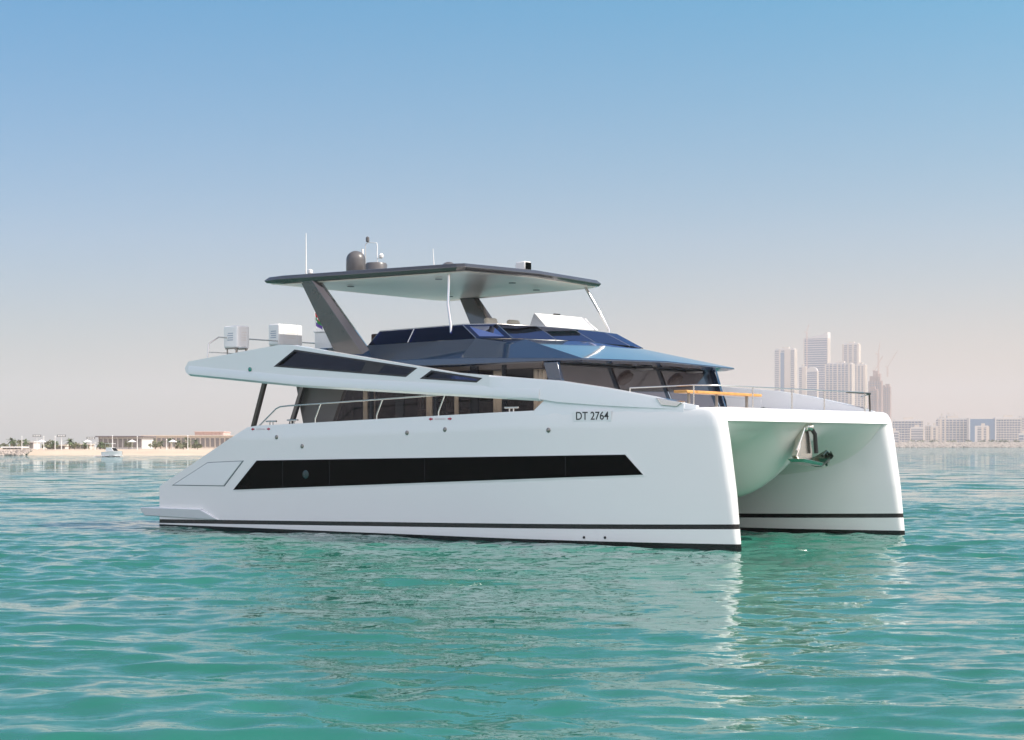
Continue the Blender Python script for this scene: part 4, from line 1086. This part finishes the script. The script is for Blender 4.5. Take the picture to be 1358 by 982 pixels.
for px, yt, hd_, lb in ((29, 580, 0, 'plain white pole beside the white kiosk'), (49, 577, 1, 'pole with a rack of floodlights, left one of two'), (58, 580, 0, 'plain white pole right of the left floodlight rack'), (73, 580, 0, 'plain white pole left of the right floodlight rack'), (81.5, 577, 1, 'pole with a rack of floodlights, right one of two'), (120.5, 580, 1, 'pole with a small rack just left of the pavilion'), (126, 588, 0, 'short white pole in front of the pavilion corner'), (149, 579, 0, 'white mast rising behind the small motor boat'), (182, 580, 0, 'white pole at the right end of the pavilion'), (221, 584, 0, 'white pole in front of the terrace building'), (249, 579, 0, 'tall white pole before the pink villa')):
    pole(lb, px, yt, 385, hd_)
def umbrella(px, D, lab):
    root = empty('beach_umbrella', (X_at(px, D), D, 1.2)); tag(root, lab, 'parasol', 'white parasols on the beach')
    MB().tube([(0, 0, 0), (0, 0, 2.2)], .04, 6).build('shaft', 'antwhite', root)
    MB().lathe([(1.1, 1.8), (.55, 2.1), (.02, 2.35)], (0, 0, 0), 8).build('canopy', 'antwhite', root)
for i in range(4):
    umbrella((55, 116, 175, 229)[i], 392, 'white parasol on the sand at the left shore')

for i in range(9):
    px = (6, 22, 66, 99, 139, 171, 206, 243, 262)[i]
    bush('beach_shrub', 'low dark shrub in the planting behind the left beach', px, 399 + (i * 13) % 17, 2.2 + (i * 7 % 5) * .35, 1.6 + (i * 3 % 4) * .35, 1.25, 'shrubs behind the beach', 60 + i)
# small motor boat under way on the left
mbt = empty('motor_boat', (X_at(150, 330), 330, 0), R(-28)); mbt.scale = (1.15, 1.15, 1.2); tag(mbt, 'small white motor boat with a dark windscreen near the beach', 'boat')
rows = []
for x, hb, zk in ((-2.0, .75, .0), (-1.0, .85, -.05), (.3, .8, -.05), (1.3, .5, .1), (2.0, .04, .45)):
    rows.append([(x, -hb, .85 + x * .05), (x, -hb * .9, .2), (x, 0, zk - .15), (x, hb * .9, .2), (x, hb, .85 + x * .05)])
b = MB().grid(rows); b.grid([[r_[0] for r_ in rows], [r_[4] for r_ in rows]]); b.f.append((0, 1, 2, 3, 4)); b.build('hull', 'boatw', mbt, smooth=40)
MB().prism([(-1.2, -.6, .85), (.6, -.6, .9), (.6, .6, .9), (-1.2, .6, .85)], [(-1.1, -.5, 1.5), (.0, -.5, 1.5), (.0, .5, 1.5), (-1.1, .5, 1.5)]).build('cabin', 'boatw', mbt, bevel=.05)
MB().prism([(.63, -.5, .98), (.63, .5, .98), (.12, .45, 1.45), (.12, -.45, 1.45)], [(.58, -.5, .96), (.58, .5, .96), (.07, .45, 1.42), (.07, -.45, 1.42)]).build('windscreen', 'blackglass', mbt)
MB().box(-1.3, .1, -.55, .55, 2.1, 2.16).build('bimini_top', 'antwhite', mbt)
tp = MB()
for x in (-1.2, 0):
    for y in (-.5, .5): tp.tube([(x, y, 1.3), (x, y, 2.1)], .025, 6)
tp.build('bimini_frame', 'steel', mbt)

rnd = random.Random(9); b = MB()
for i in range(90):
    x = -3.6 + 5.6 * rnd.random(); r_ = .12 + .25 * rnd.random()
    y = (rnd.random() - .5) * (1.9 - .15 * x); z = .03 + .10 * rnd.random()
    b.poly([(x + r_ * math.cos(a) * 1.6, y + r_ * math.sin(a), z + (.05 if k % 2 else 0)) for k, a in enumerate([j * 1.0472 for j in range(6)])] + [(x, y, z + .12)], [(j, (j + 1) % 6, 6) for j in range(6)])
fo = b.build('wake_foam', mat('sea_foam', (.8, .82, .82), .8), fix=False)
fo.location = mbt.location; fo.rotation_euler = mbt.rotation_euler
tag(fo, 'thin white foam round the small motor boat', kind='stuff')
